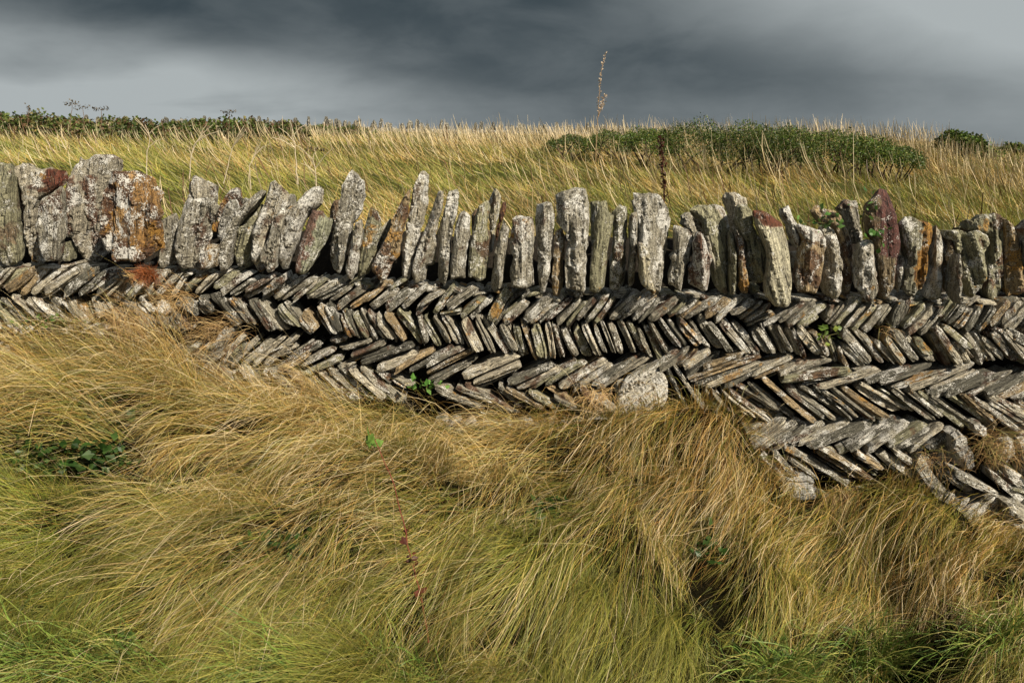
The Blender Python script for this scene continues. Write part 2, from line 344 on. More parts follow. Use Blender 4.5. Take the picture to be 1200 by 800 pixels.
 ('C4', .03, GREY, (.7,.1,.2), None, [(880,455),(900,455),(905,520),(885,560)]),
 ('C4', -.03, TAN, (.32,.25,.3), 'tan box-like coping stone with a lichened sloping top', [(890,300),(960,310),(1040,340),(1070,380),(1070,440),(1050,530),(1030,640),(1000,708),(900,700),(895,640),(905,520),(925,420),(930,380)]),
 ('C4', -.01, PALE, (.62,.1,.1), None, [(1045,320),(1080,305),(1110,330),(1145,400),(1155,520),(1158,640),(1150,720),(1120,735),(1060,715),(1050,640),(1075,480),(1065,400)]),
 ('C5', .05, TAN, (.3,.35,.3), None, [(30,230),(80,200),(150,220),(200,270),(240,320),(280,390),(285,440),(260,540),(250,640),(240,712),(200,715),(200,540),(190,400),(150,320),(100,290),(60,260)]),
 ('C5', .15, GREY, (.45,.1,.2), None, [(160,200),(200,165),(260,165),(310,190),(310,300),(300,420),(240,420),(210,260)]),
 ('C5', -.02, GREY, (.68,.3,.2), None, [(300,410),(340,392),(380,395),(390,450),(410,600),(410,700),(380,745),(330,745),(295,690),(280,600),(285,480)]),
 ('C5', .0, (.115,.05,.042), (.1,.0,.0), 'tall dark red coping stone with ivy at its side', [(345,170),(380,135),(420,100),(470,115),(495,180),(510,280),(540,380),(550,440),(540,470),(505,500),(490,560),(480,660),(440,735),(405,740),(410,640),(395,560),(380,400),(340,350),(330,280)]),
 ('C5', .02, GREY, (.3,.15,.1), None, [(530,470),(555,480),(568,540),(545,620),(520,700),(500,700),(488,640),(490,560),(505,500)]),
 ('C5', .0, (.22,.21,.15), (.4,.2,.2), 'dark coping stone with a bright orange lichen streak', [(530,300),(570,265),(600,250),(650,280),(700,295),(725,310),(720,400),(715,500),(700,620),(660,690),(620,728),(580,720),(540,690),(550,600),(570,500),(545,400)]),
 ('C5', .01, PALE, (.75,.1,.1), None, [(725,310),(750,340),(780,420),(775,560),(765,700),(745,745),(700,745),(660,730),(670,690),(705,600),(718,480),(720,380)]),
 ('C5', .02, TAN, (.3,.35,.4), None, [(785,385),(820,380),(845,430),(850,480),(820,580),(790,620),(775,690),(775,560)]),
 ('C5', .0, OLIV, (.34,.2,.15), 'flat-topped block-like coping stone', [(755,345),(860,335),(900,340),(1000,350),(1045,380),(1040,430),(1030,520),(1010,600),(975,690),(930,730),(870,700),(880,560),(885,470),(845,470),(840,400),(780,380)]),
 ('C5', -.03, GREY, (.4,.2,.2), None, [(855,465),(885,470),(880,560),(865,660),(850,750),(820,745),(820,650),(835,560)]),
 ('C5', .04, OLIV, (.35,.35,.3), None, [(850,330),(900,295),(980,250),(1060,240),(1100,240),(1130,330),(1120,500),(1110,700),(1060,775),(1030,760),(1000,690),(1010,600),(1040,480),(1045,400),(1040,370),(960,345)]),
 ('C5', .03, TAN, (.35,.75,.3), 'coping stone striped with yellow lichen at the end of the wall', [(1112,262),(1150,290),(1200,380),(1260,420),(1260,700),(1135,720),(1115,500)]),
]
# herringbone slates: crop, x0, y0, x1, y1 (ends of its axis), thickness
def rows(crop, txt, role):
    out = []
    for a in txt.replace('\n', ';').split(';'):
        a = a.strip()
        if a:
            out.append((crop, role) + tuple(float(v) for v in a.split()))
    return out
SLATES = []
SLATES += rows('F1', """-60 180 40 70 40;0 170 120 70 45;25 185 165 80 55;100 205 230 75 55;165 205 310 80 40;240 195 400 85 62;340 205 510 80 55;410 215 560 90 34;455 190 590 95 45;500 215 640 110 34;570 210 665 115 38;605 240 735 100 58;670 235 760 140 40;790 210 850 140 40;850 205 960 95 40;830 170 900 85 36;925 215 1000 100 34;990 195 1110 100 34;1050 210 1160 100 40
 -130 185 -20 75 40;-190 180 -90 80 45""", 1)
SLATES += rows('D2', """0 150 80 90 42;35 175 160 85 36;75 185 180 115 32;145 165 265 100 26;150 195 290 115 22;225 175 330 100 34;225 200 365 110 32;285 200 400 115 30;320 200 460 115 32;365 215 475 125 30;430 180 520 110 24;440 195 585 115 30;480 205 620 135 32;540 215 640 150 20;575 245 715 140 44;640 245 735 175 28;700 215 800 130 32;735 245 860 150 46;805 250 930 150 50;885 245 1000 140 32;950 265 1040 175 40;975 230 1075 170 26;1035 275 1130 140 26;1060 275 1160 260 14;1095 245 1230 150 50""", 1)
SLATES += rows('G5', """300 360 430 245 40;360 365 485 240 40;475 385 580 200 70;550 390 690 265 62;680 385 820 250 55;715 395 900 240 30;765 390 870 290 20;800 380 945 250 40;865 400 1000 255 36;925 405 1040 270 30;985 380 1090 255 38;1045 390 1160 230 36;1095 390 1200 245 34""", 1)
SLATES += rows('D3', """870 220 1000 100 52;925 210 1035 120 28;970 225 1075 125 26;1000 230 1095 125 28;1050 225 1175 120 44""", 1)
SLATES += rows('D4', """165 150 260 60 24;200 140 320 55 30;240 155 350 75 30;265 165 450 45 34;375 150 500 50 45;430 170 575 40 52;520 140 640 60 34;570 160 695 70 30;600 170 740 90 34;615 200 760 130 34;700 200 840 115 24;790 185 930 75 40;840 200 990 70 40;900 205 1060 85 44;925 200 1010 150 24;1060 190 1160 75 32;1060 160 1090 90 24""", 1)
SLATES += rows('D5', """140 205 290 45 40;195 215 310 90 34;240 230 370 90 30;310 230 420 85 50;390 200 460 100 26;465 210 525 65 44;500 190 560 60 30;535 215 650 85 44;560 240 700 95 44;620 230 745 100 60;730 180 820 60 44;790 190 870 90 44;830 215 925 110 50;880 230 975 90 40;960 235 1045 105 50;1020 190 1130 60 50;1100 210 1220 80 110""", 1)
SLATES += rows('F1', """-60 240 60 400 30;0 230 130 370 36;0 300 100 390 30;60 220 210 355 38;140 235 275 345 34;165 225 280 330 24;210 240 280 365 26;255 265 370 360 28;270 220 320 290 36;325 245 405 360 32;370 235 465 365 32;415 235 500 360 48;500 225 540 330 50;545 230 620 330 44;660 260 740 340 60;740 240 820 310 60;760 330 800 400 50;850 250 890 320 50;960 240 1060 300 70;1070 230 1140 300 50
 -150 240 -30 400 36;-220 240 -100 400 36;600 300 680 400 50;850 320 930 400 44;930 300 1010 400 50""", 2)
SLATES += rows('D2', """0 175 115 325 55;75 200 180 330 36;115 200 180 320 30;175 205 270 355 44;215 205 330 350 50;300 240 380 330 46;335 215 430 350 24;410 275 480 350 60;490 235 570 365 34;530 225 590 355 40;600 270 650 380 34;630 255 680 390 34;660 265 720 385 26;690 255 760 395 26;720 265 800 395 26;765 290 845 395 34;805 265 890 400 36;860 260 980 410 46;960 290 1000 410 24;985 290 1060 425 34;1030 290 1100 415 28;1080 280 1155 415 44""", 2)
SLATES += rows('G5', """315 375 410 560 62;390 370 490 570 40;430 360 570 570 36;535 410 620 560 56;625 420 680 585 50;660 380 745 610 26;735 420 780 600 62;810 405 840 600 40;850 415 900 595 36;905 435 980 590 46;975 430 1045 590 56;1025 410 1110 590 46;1090 410 1150 570 30;1130 390 1200 570 26""", 2)
SLATES += rows('D3', """860 235 910 380 36;905 225 975 380 30;955 240 1030 385 30;1000 270 1055 395 22;1030 250 1100 410 28;1055 240 1135 385 24;1095 220 1190 350 36""", 2)
SLATES += rows('D4', """165 170 265 315 26;230 185 340 310 56;290 180 395 330 28;340 155 450 330 44;400 195 510 350 40;465 185 615 360 50;535 185 665 365 40;650 220 745 360 75;740 200 815 360 36;775 205 860 355 30;835 215 900 370 26;860 220 935 385 28;890 210 1020 370 56;985 240 1060 370 40;1060 270 1110 400 34""", 2)
SLATES += rows('D5', """190 235 340 410 56;165 330 215 440 28;190 320 300 430 50;265 230 410 410 36;370 290 490 415 40;430 270 540 420 50;490 240 605 405 56;520 240 670 390 36;600 270 690 370 50;640 330 700 400 40;690 240 790 430 44;720 215 860 430 44;770 210 905 330 40;820 290 905 420 40;875 250 985 420 44;925 240 1030 400 34;970 270 1095 390 36;1040 230 1190 400 80;1130 240 1260 310 60;1120 330 1250 420 50""", 2)
SLATES += rows('F1', """5 400 70 380 40;90 430 160 380 50;280 440 400 380 50;430 430 500 380 28;460 440 520 390 28;510 440 560 390 40;770 440 860 400 40;0 440 80 400 40;180 430 260 390 40;600 450 700 400 44""", 3)
SLATES += rows('D2', """-40 500 60 345 40;0 490 80 345 35;40 500 130 380 30;80 515 200 390 30;130 520 260 400 34;180 520 330 380 30;230 520 390 370 40;340 490 500 410 30;400 520 560 440 30;420 560 600 480 30;480 590 650 500 28;545 400 625 385 25;600 440 740 395 22;650 470 800 410 28;640 490 850 425 25;690 510 940 415 28;770 530 960 460 50;850 545 1035 445 28;920 540 1120 430 25;300 540 440 460 30;250 470 380 420 34""", 3)
SLATES += rows('D3', """0 435 170 355 26;0 475 220 365 30;10 505 235 400 25;30 520 200 430 22;165 490 425 390 50;215 530 445 435 32;385 520 590 425 36;425 550 620 450 28;490 545 700 410 26;560 530 745 415 30;630 540 840 410 40;690 555 870 430 28;775 530 1005 395 38;810 550 1040 395 26;940 510 1185 365 26""", 3)
SLATES += rows('D4', """115 455 280 330 40;230 435 330 335 22;250 440 400 345 40;265 490 455 350 32;360 450 590 360 45;290 510 690 375 40;310 535 560 450 28;370 550 685 410 38;480 550 720 420 36;640 480 865 375 36;650 500 815 430 30;795 480 945 400 32;860 460 1070 390 50;815 510 1190 455 55;930 535 1198 495 32;1010 555 1150 525 26""", 3)
SLATES += rows('D5', """50 555 390 445 36;330 530 570 435 34;400 530 700 430 32;450 560 790 450 40;560 560 945 425 36;660 590 980 475 44;790 600 1060 475 40;900 600 1150 460 34;1000 590 1240 470 36;1060 610 1260 520 44;1150 620 1300 560 40""", 3)
SLATES += rows('D2', """760 535 830 600 40;830 560 930 610 25""", 4)
SLATES += rows('D3', """40 540 270 640 45;135 540 330 610 30;180 530 400 650 28;250 560 430 660 24;335 530 450 640 26;370 545 540 635 24;480 560 620 635 30;565 535 770 640 30;600 590 700 640 20;720 545 830 650 40;780 590 890 650 50""", 4)
SLATES += rows('D4', """155 440 275 690 28;195 425 405 740 30;320 570 460 750 34;370 570 510 740 34;410 570 530 700 26;475 590 650 720 30;520 590 730 740 36;540 540 780 680 50;620 530 760 650 22;640 540 880 720 34;700 500 990 745 40;830 560 1035 720 30;820 530 1100 730 34;900 540 1180 720 34""", 4)
SLATES += rows('D5', """20 550 240 740 32;70 570 270 720 28;130 560 360 740 34;180 550 430 720 50;280 540 530 690 70;390 555 600 690 26;470 560 690 730 40;560 570 750 720 34;620 580 860 770 34;680 600 920 770 36;790 600 1010 750 40;860 590 1060 770 34;950 630 1170 790 36;1000 600 1220 700 50;1100 690 1260 800 40""", 4)
SLATES += rows('E6', """60 230 160 160 25;100 235 235 125 22;150 255 300 145 34;200 250 325 160 28;265 240 400 160 30;300 250 500 145 34;335 260 600 150 44;465 280 650 165 30;580 270 745 160 34;500 270 700 150 28;665 250 810 160 28;750 275 885 170 32;700 260 840 185 26;830 270 910 190 34;20 210 100 150 26""", 5)
SLATES += rows('E6', """150 285 245 380 32;200 275 290 380 32;235 250 505 410 38;270 315 370 385 26;385 270 590 400 52;530 280 640 350 30;630 280 750 370 44;680 265 770 330 30;780 310 880 450 60;800 300 950 400 28;870 350 1000 440 36;940 370 1100 450 34;1130 350 1260 420 44;1150 430 1280 470 40""", 6)
BOULD = [
 ('D3', -.03, (.60,.57,.50), (.62,.1,.02), 'white lichened boulder set low in the herringbone', [(905,580),(960,510),(1040,475),(1110,470),(1145,520),(1140,600),(1120,660),(1040,700),(900,680)]),
 ('E6', -.02, (.36,.36,.34), (.6,.1,.05), 'grey cracked boulder half sunk in the grass', [(205,430),(270,380),(345,365),(385,400),(380,480),(330,490),(230,475)]),
 ('E6', -.03, (.42,.41,.39), (.7,.05,.05), 'upright white stone at the wall foot beside a brown tuft', [(915,210),(950,185),(990,230),(1025,310),(1010,350),(945,345),(925,290)]),
 ('E6', -.01, GREY, (.8,.1,.1), None, [(1125,235),(1170,225),(1175,290),(1135,330),(1118,280)]),
 ('E6', .0, GREY, (.7,.1,.1), None, [(1175,220),(1240,200),(1260,300),(1190,290)]),
 ('E6', -.02, GREY, (.7,.1,.2), None, [(1005,165),(1040,155),(1070,185),(1060,215),(1015,215)]),
 ('E6', -.02, GREY, (.5,.1,.1), None, [(1120,475),(1190,480),(1260,520),(1250,560),(1150,550)]),
 ('E6', -.01, GREY, (.4,.2,.1), None, [(1150,555),(1260,565),(1260,640),(1160,620)]),
 ('D3', .03, GREY, (.4,.2,.1), None, [(880,500),(930,500),(950,540),(900,575),(870,560)]),
]


# ------------------------------------------------------------------ stone builders
def attrs_for(n, grain, tint, lich, seed):
    off = np.array([seed * 1.37 % 29, seed * 2.11 % 31, seed * 3.7 % 37])
    return {'grain': grain + off, 'tint': rgba(tint, n), 'lichen': rgba(lich, n)}


def coping_mesh(poly, Y, depth, tint, lich, seed, grid=0.0072, rough=1.0):
    """poly: wall-plane outline in world (x,z) at depth Y. Returns mesh data about its centre."""
    rs = np.random.RandomState(seed); P = np.array(poly, float); c = P.mean(0); P = P - c
    # principal axis, so that the grain runs along the stone
    wv, ev = np.linalg.eigh(np.cov(P.T)); ax = ev[:, 1]; ax = ax * np.sign(ax[1] + 1e-6)
    # resample outline, chip it a little
    out = []
    for i in range(len(P)):
        a, b = P[i], P[(i + 1) % len(P)]; L = np.linalg.norm(b - a); k = max(1, int(round(L / (grid * 1.1))))
        for j in range(k): out.append(a + (b - a) * j / k)
    O = np.array(out); nO = len(O)
    sm = (np.roll(O, 1, 0) + np.roll(O, -1, 0) + 10 * O) / 12; dv = sm - sm.mean(0); sm = sm - dv / (np.linalg.norm(dv, axis=1)[:, None] + 1e-9) * .0042
    O = sm + (np.stack([vnoise(np.c_[O * 45, O[:, :1] * 0 + seed], 3), vnoise(np.c_[O * 45, O[:, :1] * 0 + seed], 9)], -1) - .5) * 0.0042 * rough
    kk = np.arange(0, nO, 3); amp = rs.normal(0, .0042 * rough, len(kk)); dv = O - O.mean(0); dv /= np.linalg.norm(dv, axis=1)[:, None] + 1e-9
    O = O + dv * np.interp(np.arange(nO), np.r_[kk, nO], np.r_[amp, amp[0]])[:, None]      # chipped, angular edge
    lo, hi = O.min(0), O.max(0)
    gx, gz = np.meshgrid(np.arange(lo[0], hi[0], grid), np.arange(lo[1], hi[1], grid)); G = np.stack([gx.ravel(), gz.ravel()], -1)
    G = G + (rs.rand(*G.shape) - .5) * grid * .5
    A = O; B = np.roll(O, -1, 0); AB = B - A; L2 = (AB ** 2).sum(1) + 1e-12
    def edist(Q):
        t = np.clip(((Q[:, None] - A) * AB).sum(2) / L2, 0, 1); d = np.linalg.norm(Q[:, None] - (A + AB * t[..., None]), axis=2)
        return d.min(1)
    def inside(Q):
        cr = ((A[:, 1] > Q[:, 1:2]) != (B[:, 1] > Q[:, 1:2])) & (Q[:, 0:1] < (B[:, 0] - A[:, 0]) * (Q[:, 1:2] - A[:, 1]) / (B[:, 1] - A[:, 1] + 1e-12) + A[:, 0])
        return cr.sum(1) % 2 == 1
    d = edist(G); G = G[inside(G) & (d > grid * .55)]
    allp = np.concatenate([O, G])
    vs, _, fs, ov, _, _ = delaunay_2d_cdt([Vector(p) for p in allp], [(i, (i + 1) % nO) for i in range(nO)], [], 1, 1e-7)
    Q = np.array([(v.x, v.y) for v in vs]); n = len(Q)
    dd = edist(Q)
    along = Q @ ax; acr = Q @ np.array([ax[1], -ax[0]]); wid = max(acr.max() - acr.min(), .02)
    back = 0.010 * np.clip(1 - dd / 0.009, 0, 1) ** 1.3
    # the face is a few cleaved planes meeting in ridges along the grain
    s1, s2 = rs.uniform(.25, .9), rs.uniform(.05, .5); x0 = rs.uniform(-.32, .22) * wid
    tw = rs.uniform(-.14, .14); u = acr + along * tw - x0; ln = along.max() - along.min()
    pl = [u * s1, -u * s2, (along - along.max() + rs.uniform(.1, .3) * ln) * rs.uniform(.15, .7) + acr * rs.uniform(-.4, .4), (along.min() + rs.uniform(.05, .25) * ln - along) * rs.uniform(.1, .6) + acr * rs.uniform(-.4, .4)]
    for _ in range(2):
        a_ = rs.uniform(-.35, .35); pl.append((acr * math.cos(a_) + along * math.sin(a_)) * rs.choice([-1, 1]) * rs.uniform(.8, 1.6) - wid * rs.uniform(.30, .5))
    back += np.maximum.reduce([p_ for p_ in pl] + [u * 0])
    led = fbm(np.stack([acr * 34, along * 4, acr * 0 + seed], -1), seed, 2); st = 7
    back += (np.floor(led * st) / st) * min(.085, .03 + wid * .38) * rough
    back += (fbm(np.stack([acr * 95, along * 16, acr * 0 + seed], -1), seed + 5, 2) - .5) * 0.012 * rough
    back -= back[dd > 0].min() if n else 0
    Vf = np.stack([Q[:, 0], back, Q[:, 1]], -1)
    tri = [tuple(f) for f in fs if len(f) == 3]; quad = [tuple(f) for f in fs if len(f) == 4]
    # orientation: front faces look to -Y
    def orient(fc):
        res = []
        for f in fc:
            a, b, e = Q[f[0]], Q[f[1]], Q[f[2]]
            cr = (b[0] - a[0]) * (e[1] - a[1]) - (b[1] - a[1]) * (e[0] - a[0])
            res.append(f if cr > 0 else tuple(reversed(f)))
        return res
    tri = orient(tri); quad = orient(quad)
    # outline ring indices in the triangulated set
    idx = {}
    for j, lst in enumerate(ov):
        for q in lst: idx[q] = j
    ring = [idx[i] for i in range(nO) if i in idx]
    rr = []; [rr.append(i) for i in ring if not rr or rr[-1] != i]; ring = np.array(rr); k = len(ring)
    V = [Vf]; prev = ring; base = n; sides = []
    ctr = Q[ring].mean(0)
    yb = Vf[ring, 1]
    for j, (f, sc) in enumerate(((.12, .985), (.45, .94), (.8, .86), (1.0, .74))):
        pr = ctr + (Q[ring] - ctr) * sc
        nz = (vnoise(np.c_[pr * 30, np.full(k, seed + j * 3.3)], 5) - .5) * .012
        dirv = (Q[ring] - ctr); dirv /= np.linalg.norm(dirv, axis=1)[:, None] + 1e-9
        pr = pr + dirv * nz[:, None]
        V.append(np.stack([pr[:, 0], yb * (1 - f) + depth * f, pr[:, 1]], -1)); cur = np.arange(base, base + k); base += k
        sides.append(np.stack([prev, cur, np.roll(cur, -1), np.roll(prev, -1)], -1)); prev = cur
    V.append(np.array([[ctr[0], depth * 1.03, ctr[1]]])); cap = np.stack([prev, np.full(k, base), np.roll(prev, -1)], -1)
    area = ((Q[ring, 0] * np.roll(Q[ring, 1], -1)) - (np.roll(Q[ring, 0], -1) * Q[ring, 1])).sum()
    if area < 0: sides = [s[:, ::-1] for s in sides]; cap = cap[:, ::-1]
    V = np.concatenate(V)
    a2 = V[:, [0, 2]] @ ax; c2 = V[:, [0, 2]] @ np.array([ax[1], -ax[0]])
    g = np.stack([c2, V[:, 1], a2], -1)
    fl = [np.array(tri + [tuple(x) for x in cap])] + ([np.array(quad)] if quad else []) + [np.concatenate(sides)]
    return V, fl, attrs_for(len(V), g, tint, lich, seed), (c[0], Y, c[1])


def slate_mesh(p0, p1, th, depth, tint, lich, seed):
    """thin slate laid on edge into the wall: a laminated end face between p0 and p1 (world x,z)"""
    rs = np.random.RandomState(seed); p0 = np.array(p0); p1 = np.array(p1); c = (p0 + p1) / 2; L = np.linalg.norm(p1 - p0)
    e = (p1 - p0) / L; nrm = np.array([-e[1], e[0]])
    nv = 4 if th < .04 else 6; nu = max(7, int(L / .014))
    # rows of vertices: two rows per lamina, so that laminae step
    nl = nv // 2 + rs.randint(0, 2); cuts = np.sort(np.r_[0, 1, rs.uniform(.15, .85, nl - 1)]) if nl > 1 else np.array([0, 1.])
    vv = []; lam = []
    for i in range(len(cuts) - 1):
        w_ = cuts[i + 1] - cuts[i]
        vv += [cuts[i] + .02 * w_, cuts[i] + .5 * w_, cuts[i + 1] - .02 * w_]; lam += [i] * 3
    vv = np.array(vv); lam = np.array(lam); m = len(vv)
    off = rs.uniform(0, .020, nl); l0 = rs.uniform(-.14, .14, nl); l1 = rs.uniform(-.14, .14, nl)
    sk0, sk1 = rs.uniform(-.55, .55, 2) + np.array([.25, -.25]) * np.sign(e[0] * e[1] + 1e-9)
    uu = np.linspace(0, 1, nu)
    U_, V_ = np.meshgrid(uu, vv, indexing='ij'); LM = np.tile(lam, (nu, 1))
    end = 1 - np.abs(U_ * 2 - 1)
    taper = np.clip(rs.uniform(.6, .9) + end * 3.2, 0, 1)
    wv = 1 + (vnoise(np.stack([U_ * L * 22, LM * .0 + seed, U_ * 0], -1), seed) - .5) * .20
    ac = (V_ - .5) * th * taper * wv + (vnoise(np.stack([U_ * L * 12, LM * 7., LM + seed * .77], -1), 4) - .5) * .0035
    lo_ = -L / 2 + l0[LM] * .5 * L * .35 + sk0 * (V_ - .5) * th; hi_ = L / 2 + l1[LM] * .5 * L * .35 + sk1 * (V_ - .5) * th
    al = lo_ + (hi_ - lo_) * U_
    curve = rs.uniform(-.004, .004) * np.sin(U_ * math.pi)
    ac = ac + curve
    bk = off[LM] + (fbm(np.stack([al * 40, ac * 90, al * 0 + seed], -1), seed + 2, 2) - .5) * .012
    bk += .006 * np.clip(1 - end * 10, 0, 1) + .002 * (np.abs(V_ - .5) * 2) ** 4
    bk += al * rs.uniform(-.12, .12) + .0
    bk -= bk.min()
    N0 = nu * m; ii = np.arange(N0).reshape(nu, m)
    pts = c * 0 + al[..., None] * e + ac[..., None] * nrm
    V = [np.stack([pts[..., 0], bk, pts[..., 1]], -1).reshape(-1, 3)]
    q = np.stack([ii[:-1, :-1], ii[1:, :-1], ii[1:, 1:], ii[:-1, 1:]], -1).reshape(-1, 4)
    ring = np.concatenate([ii[:, 0], ii[-1, 1:], ii[-2::-1, -1], ii[0, -2:0:-1]]); k = len(ring); base = N0; prev = ring; sides = []
    pr2 = pts.reshape(-1, 2)[ring]; yb = bk.ravel()[ring]
    for f, sc in ((.15, .99), (1.0, .90)):
        V.append(np.stack([pr2[:, 0] * sc, yb * (1 - f) + depth * f, pr2[:, 1] * sc], -1)); cur = np.arange(base, base + k); base += k
        sides.append(np.stack([prev, cur, np.roll(cur, -1), np.roll(prev, -1)], -1)); prev = cur
    V.append(np.array([[0, depth, 0.]])); cap = np.stack([prev, np.full(k, base), np.roll(prev, -1)], -1)
    V = np.concatenate(V); g = np.stack([V[:, [0, 2]] @ nrm, V[:, 1], V[:, [0, 2]] @ e], -1)
    # (e, nrm) is a right-handed pair in the (x,z) plane seen from the camera: q already faces -Y
    return V, [cap, q, np.concatenate(sides)], attrs_for(len(V), g, tint, lich, seed), c


def topx(crop, x, y):
    o = CR[crop]; return o[0] + x / o[2], o[1] + y / o[2]


# ------------------------------------------------------------------ the dry stone wall
wall = tag(empty('dry_stone_wall', (0, YW, 0)), 'long grey drystone wall of herringbone slates topped with upright coping stones', 'wall')
def put(name, V, fl, A, loc, smooth=False):
    b = Bag(); b.add(V, fl, A); me = b.mesh(name, M_STONE, smooth)
    return link(name, me, wall, (loc[0], loc[1] - YW, loc[2]))

PAINT = {
 'large cream coping': [('C4', [(640,215),(720,225),(840,295),(845,335),(750,322),(690,300),(655,260)], (.16,.055,.03), (.15,.2,.5))],
 'coping stone with a red-brown side': [('C2', [(500,375),(560,395),(550,455),(505,545),(475,605),(425,670),(385,665),(430,560),(470,460)], (.33,.34,.24), (.2,.1,0))],
 'largest coping stone': [('C1', [(620,195),(680,200),(740,320),(740,420),(705,545),(630,612),(585,575),(612,450),(622,330)], (.30,.17,.06), (.45,.55,.5))],
 'dark coping stone with': [('C5', [(655,280),(728,300),(720,450),(695,600),(640,680),(600,640),(610,520),(652,420),(640,340)], (.28,.15,.04), (.3,.7,.6))],
 'tall dark red': [('C5', [(330,140),(385,140),(398,200),(385,300),(405,480),(490,490),(480,700),(400,750),(330,350)], (.22,.17,.10), (.2,.2,.1))],
 'broad smooth grey': [('C4', [(445,180),(490,190),(540,320),(505,335),(470,260)], (.4,.33,.25), (1,.3,.3))],
 'square-topped': [('C3', [(380,285),(515,285),(512,385),(450,410),(388,395)], (.42,.36,.27), (.95,.5,.5))],
 'tan box-like': [('C4', [(880,285),(1080,335),(1080,445),(1040,420),(930,378),(885,330)], (.28,.2,.16), (1,.1,.3))],
 'broad pale coping': [('C1', [(175,160),(255,155),(260,210),(190,262),(165,275),(170,215)], (.15,.05,.03), (.2,.2,.6)), ('C1', [(45,180),(75,240),(90,330),(60,330)], BRWN, (.3,.1,.3))],
 'tall ridged grey': [('C1', [(258,190),(325,180),(345,260),(322,320),(300,480),(262,480)], (.15,.085,.055), (.5,.1,.5)), ('C1', [(362,178),(402,180),(412,300),(400,460),(425,600),(385,590),(372,420)], (.15,.08,.05), (.6,.1,.4))],
}
def inpoly(Q, poly):
    A = np.array(poly, float); B = np.roll(A, -1, 0); Q = Q[:, None]
    cr = ((A[:, 1] > Q[..., 1]) != (B[:, 1] > Q[..., 1])) & (Q[..., 0] < (B[:, 0] - A[:, 0]) * (Q[..., 1] - A[:, 1]) / (B[:, 1] - A[:, 1] + 1e-12) + A[:, 0])
    return cr.sum(1) % 2 == 1
seed = 100
for crop, back, tint, lich, label, poly in COP + BOULD:
    seed += 1; Y = YW + back * 1.5 - 0.02
    pts = [topx(crop, *p) for p in poly]
    Wp = unproj([p[0] for p in pts], [p[1] for p in pts], Y)[:, [0, 2]]
    isb = (crop, back, tint, lich, label, poly) in BOULD
    rs = np.random.RandomState(seed); tint = tuple(np.array(tint) * rs.uniform(.92, 1.22))
    res = coping_mesh(Wp, Y, rs.uniform(.085, .115) if not isb else .13, tint, lich, seed, rough=(.4 if label and ('smooth' in label or 'red coping' in label or 'cream' in label or 'red-brown side' in label) else .85))
    for key, lst in PAINT.items():
        if label and label.startswith(key):
            for cr_, pl_, tn_, li_ in lst:
                W_ = res[0] + np.array(res[3]); W_[:, 1] = Y; qx, qy, _ = proj(W_)
                wob = (fbm(W_ * 45, 3, 2) - .5) * 14; m_ = inpoly(np.stack([qx + wob, qy + wob * .6], -1), [topx(cr_, *p) for p in pl_])
                res[2]['tint'][m_, :3] = tn_; res[2]['lichen'][m_, :3] = li_
    o = put('boulder' if isb else 'coping_stone', *res)
    if label: o['label'] = label

# beyond both edges of the photograph the coping goes on
def side_polys(x0, x1):
    x = x0; out = []
    while x < x1:
        w_ = random.uniform(22, 48); h = random.uniform(70, 135); tl = random.uniform(-25, 25); base = 322 + (x / 1200) * 30 if x > 0 else 312
        out.append([(x, base), (x + w_ * .9, base + random.uniform(-5, 6)), (x + w_ + tl * .4, base - h * .6), (x + w_ * .75 + tl, base - h), (x + w_ * .25 + tl, base - h * random.uniform(.85, 1.02)), (x - 2 + tl * .4, base - h * .5)])
        x += w_ + 1
    return out
extra = Bag()
for pl in side_polys(-420, -12) + side_polys(1212, 1620):
    seed += 1; Wp = unproj([p[0] for p in pl], [p[1] for p in pl], YW)[:, [0, 2]]
    V, fl, A, loc = coping_mesh(Wp, YW, .15, random.choice((GREY, PALE, OLIV, TAN)), (random.uniform(.3, .8), .25, .3), seed, .014)
    extra.add(V + np.array([loc[0], 0, loc[2]]), fl, A)

# herringbone slates
def row_specs():
    out = []
    for s in SLATES:
        crop, role, x0, y0, x1, y1, t = s; a = topx(crop, x0, y0); b = topx(crop, x1, y1); out.append((a, b, t / CR[crop][2], role))
    return out
specs = row_specs(); infill = []
# rows going on out of the photograph to both sides, and down below the grass
def auto_row(xa, xb, top, bot, lean, role):
    x = xa
    while x < xb:
        t = random.uniform(6, 11); h = (bot(x) - top(x)); dx = lean * h * random.uniform(.9, 1.25)
        infill.append(((x, bot(x) + random.uniform(-2, 2)), (x + dx, top(x) + random.uniform(-3, 3)), t, role)); x += t * 1.25
for xa, xb in ((-420, -45), (1215, 1600)):
    right = xa > 0
    for r, (a, b, ln) in enumerate(((318, 345, 1.1), (345, 380, -.7), (385, 415, 1.1), (418, 450, -.9), (452, 484, 1.2)) if not right else
                                   ((355, 393, .8), (392, 432, -.8), (434, 474, 2.2), (470, 518, -1.3), (520, 552, 1.3), (556, 598, -1.1), (600, 640, 1.2))):
        auto_row(xa, xb, lambda x, a=a: a, lambda x, b=b: b, ln, r + 1)
for (xa, xb, a, b, ln, r) in ((-40, 260, 408, 440, 1.1, 4), (240, 480, 432, 470, -1.0, 4), (440, 880, 495, 530, 1.2, 5), (440, 900, 532, 570, -1.0, 6), (860, 1240, 585, 625, 1.1, 7)):
    auto_row(xa, xb, lambda x, a=a: a, lambda x, b=b: b, ln, r)
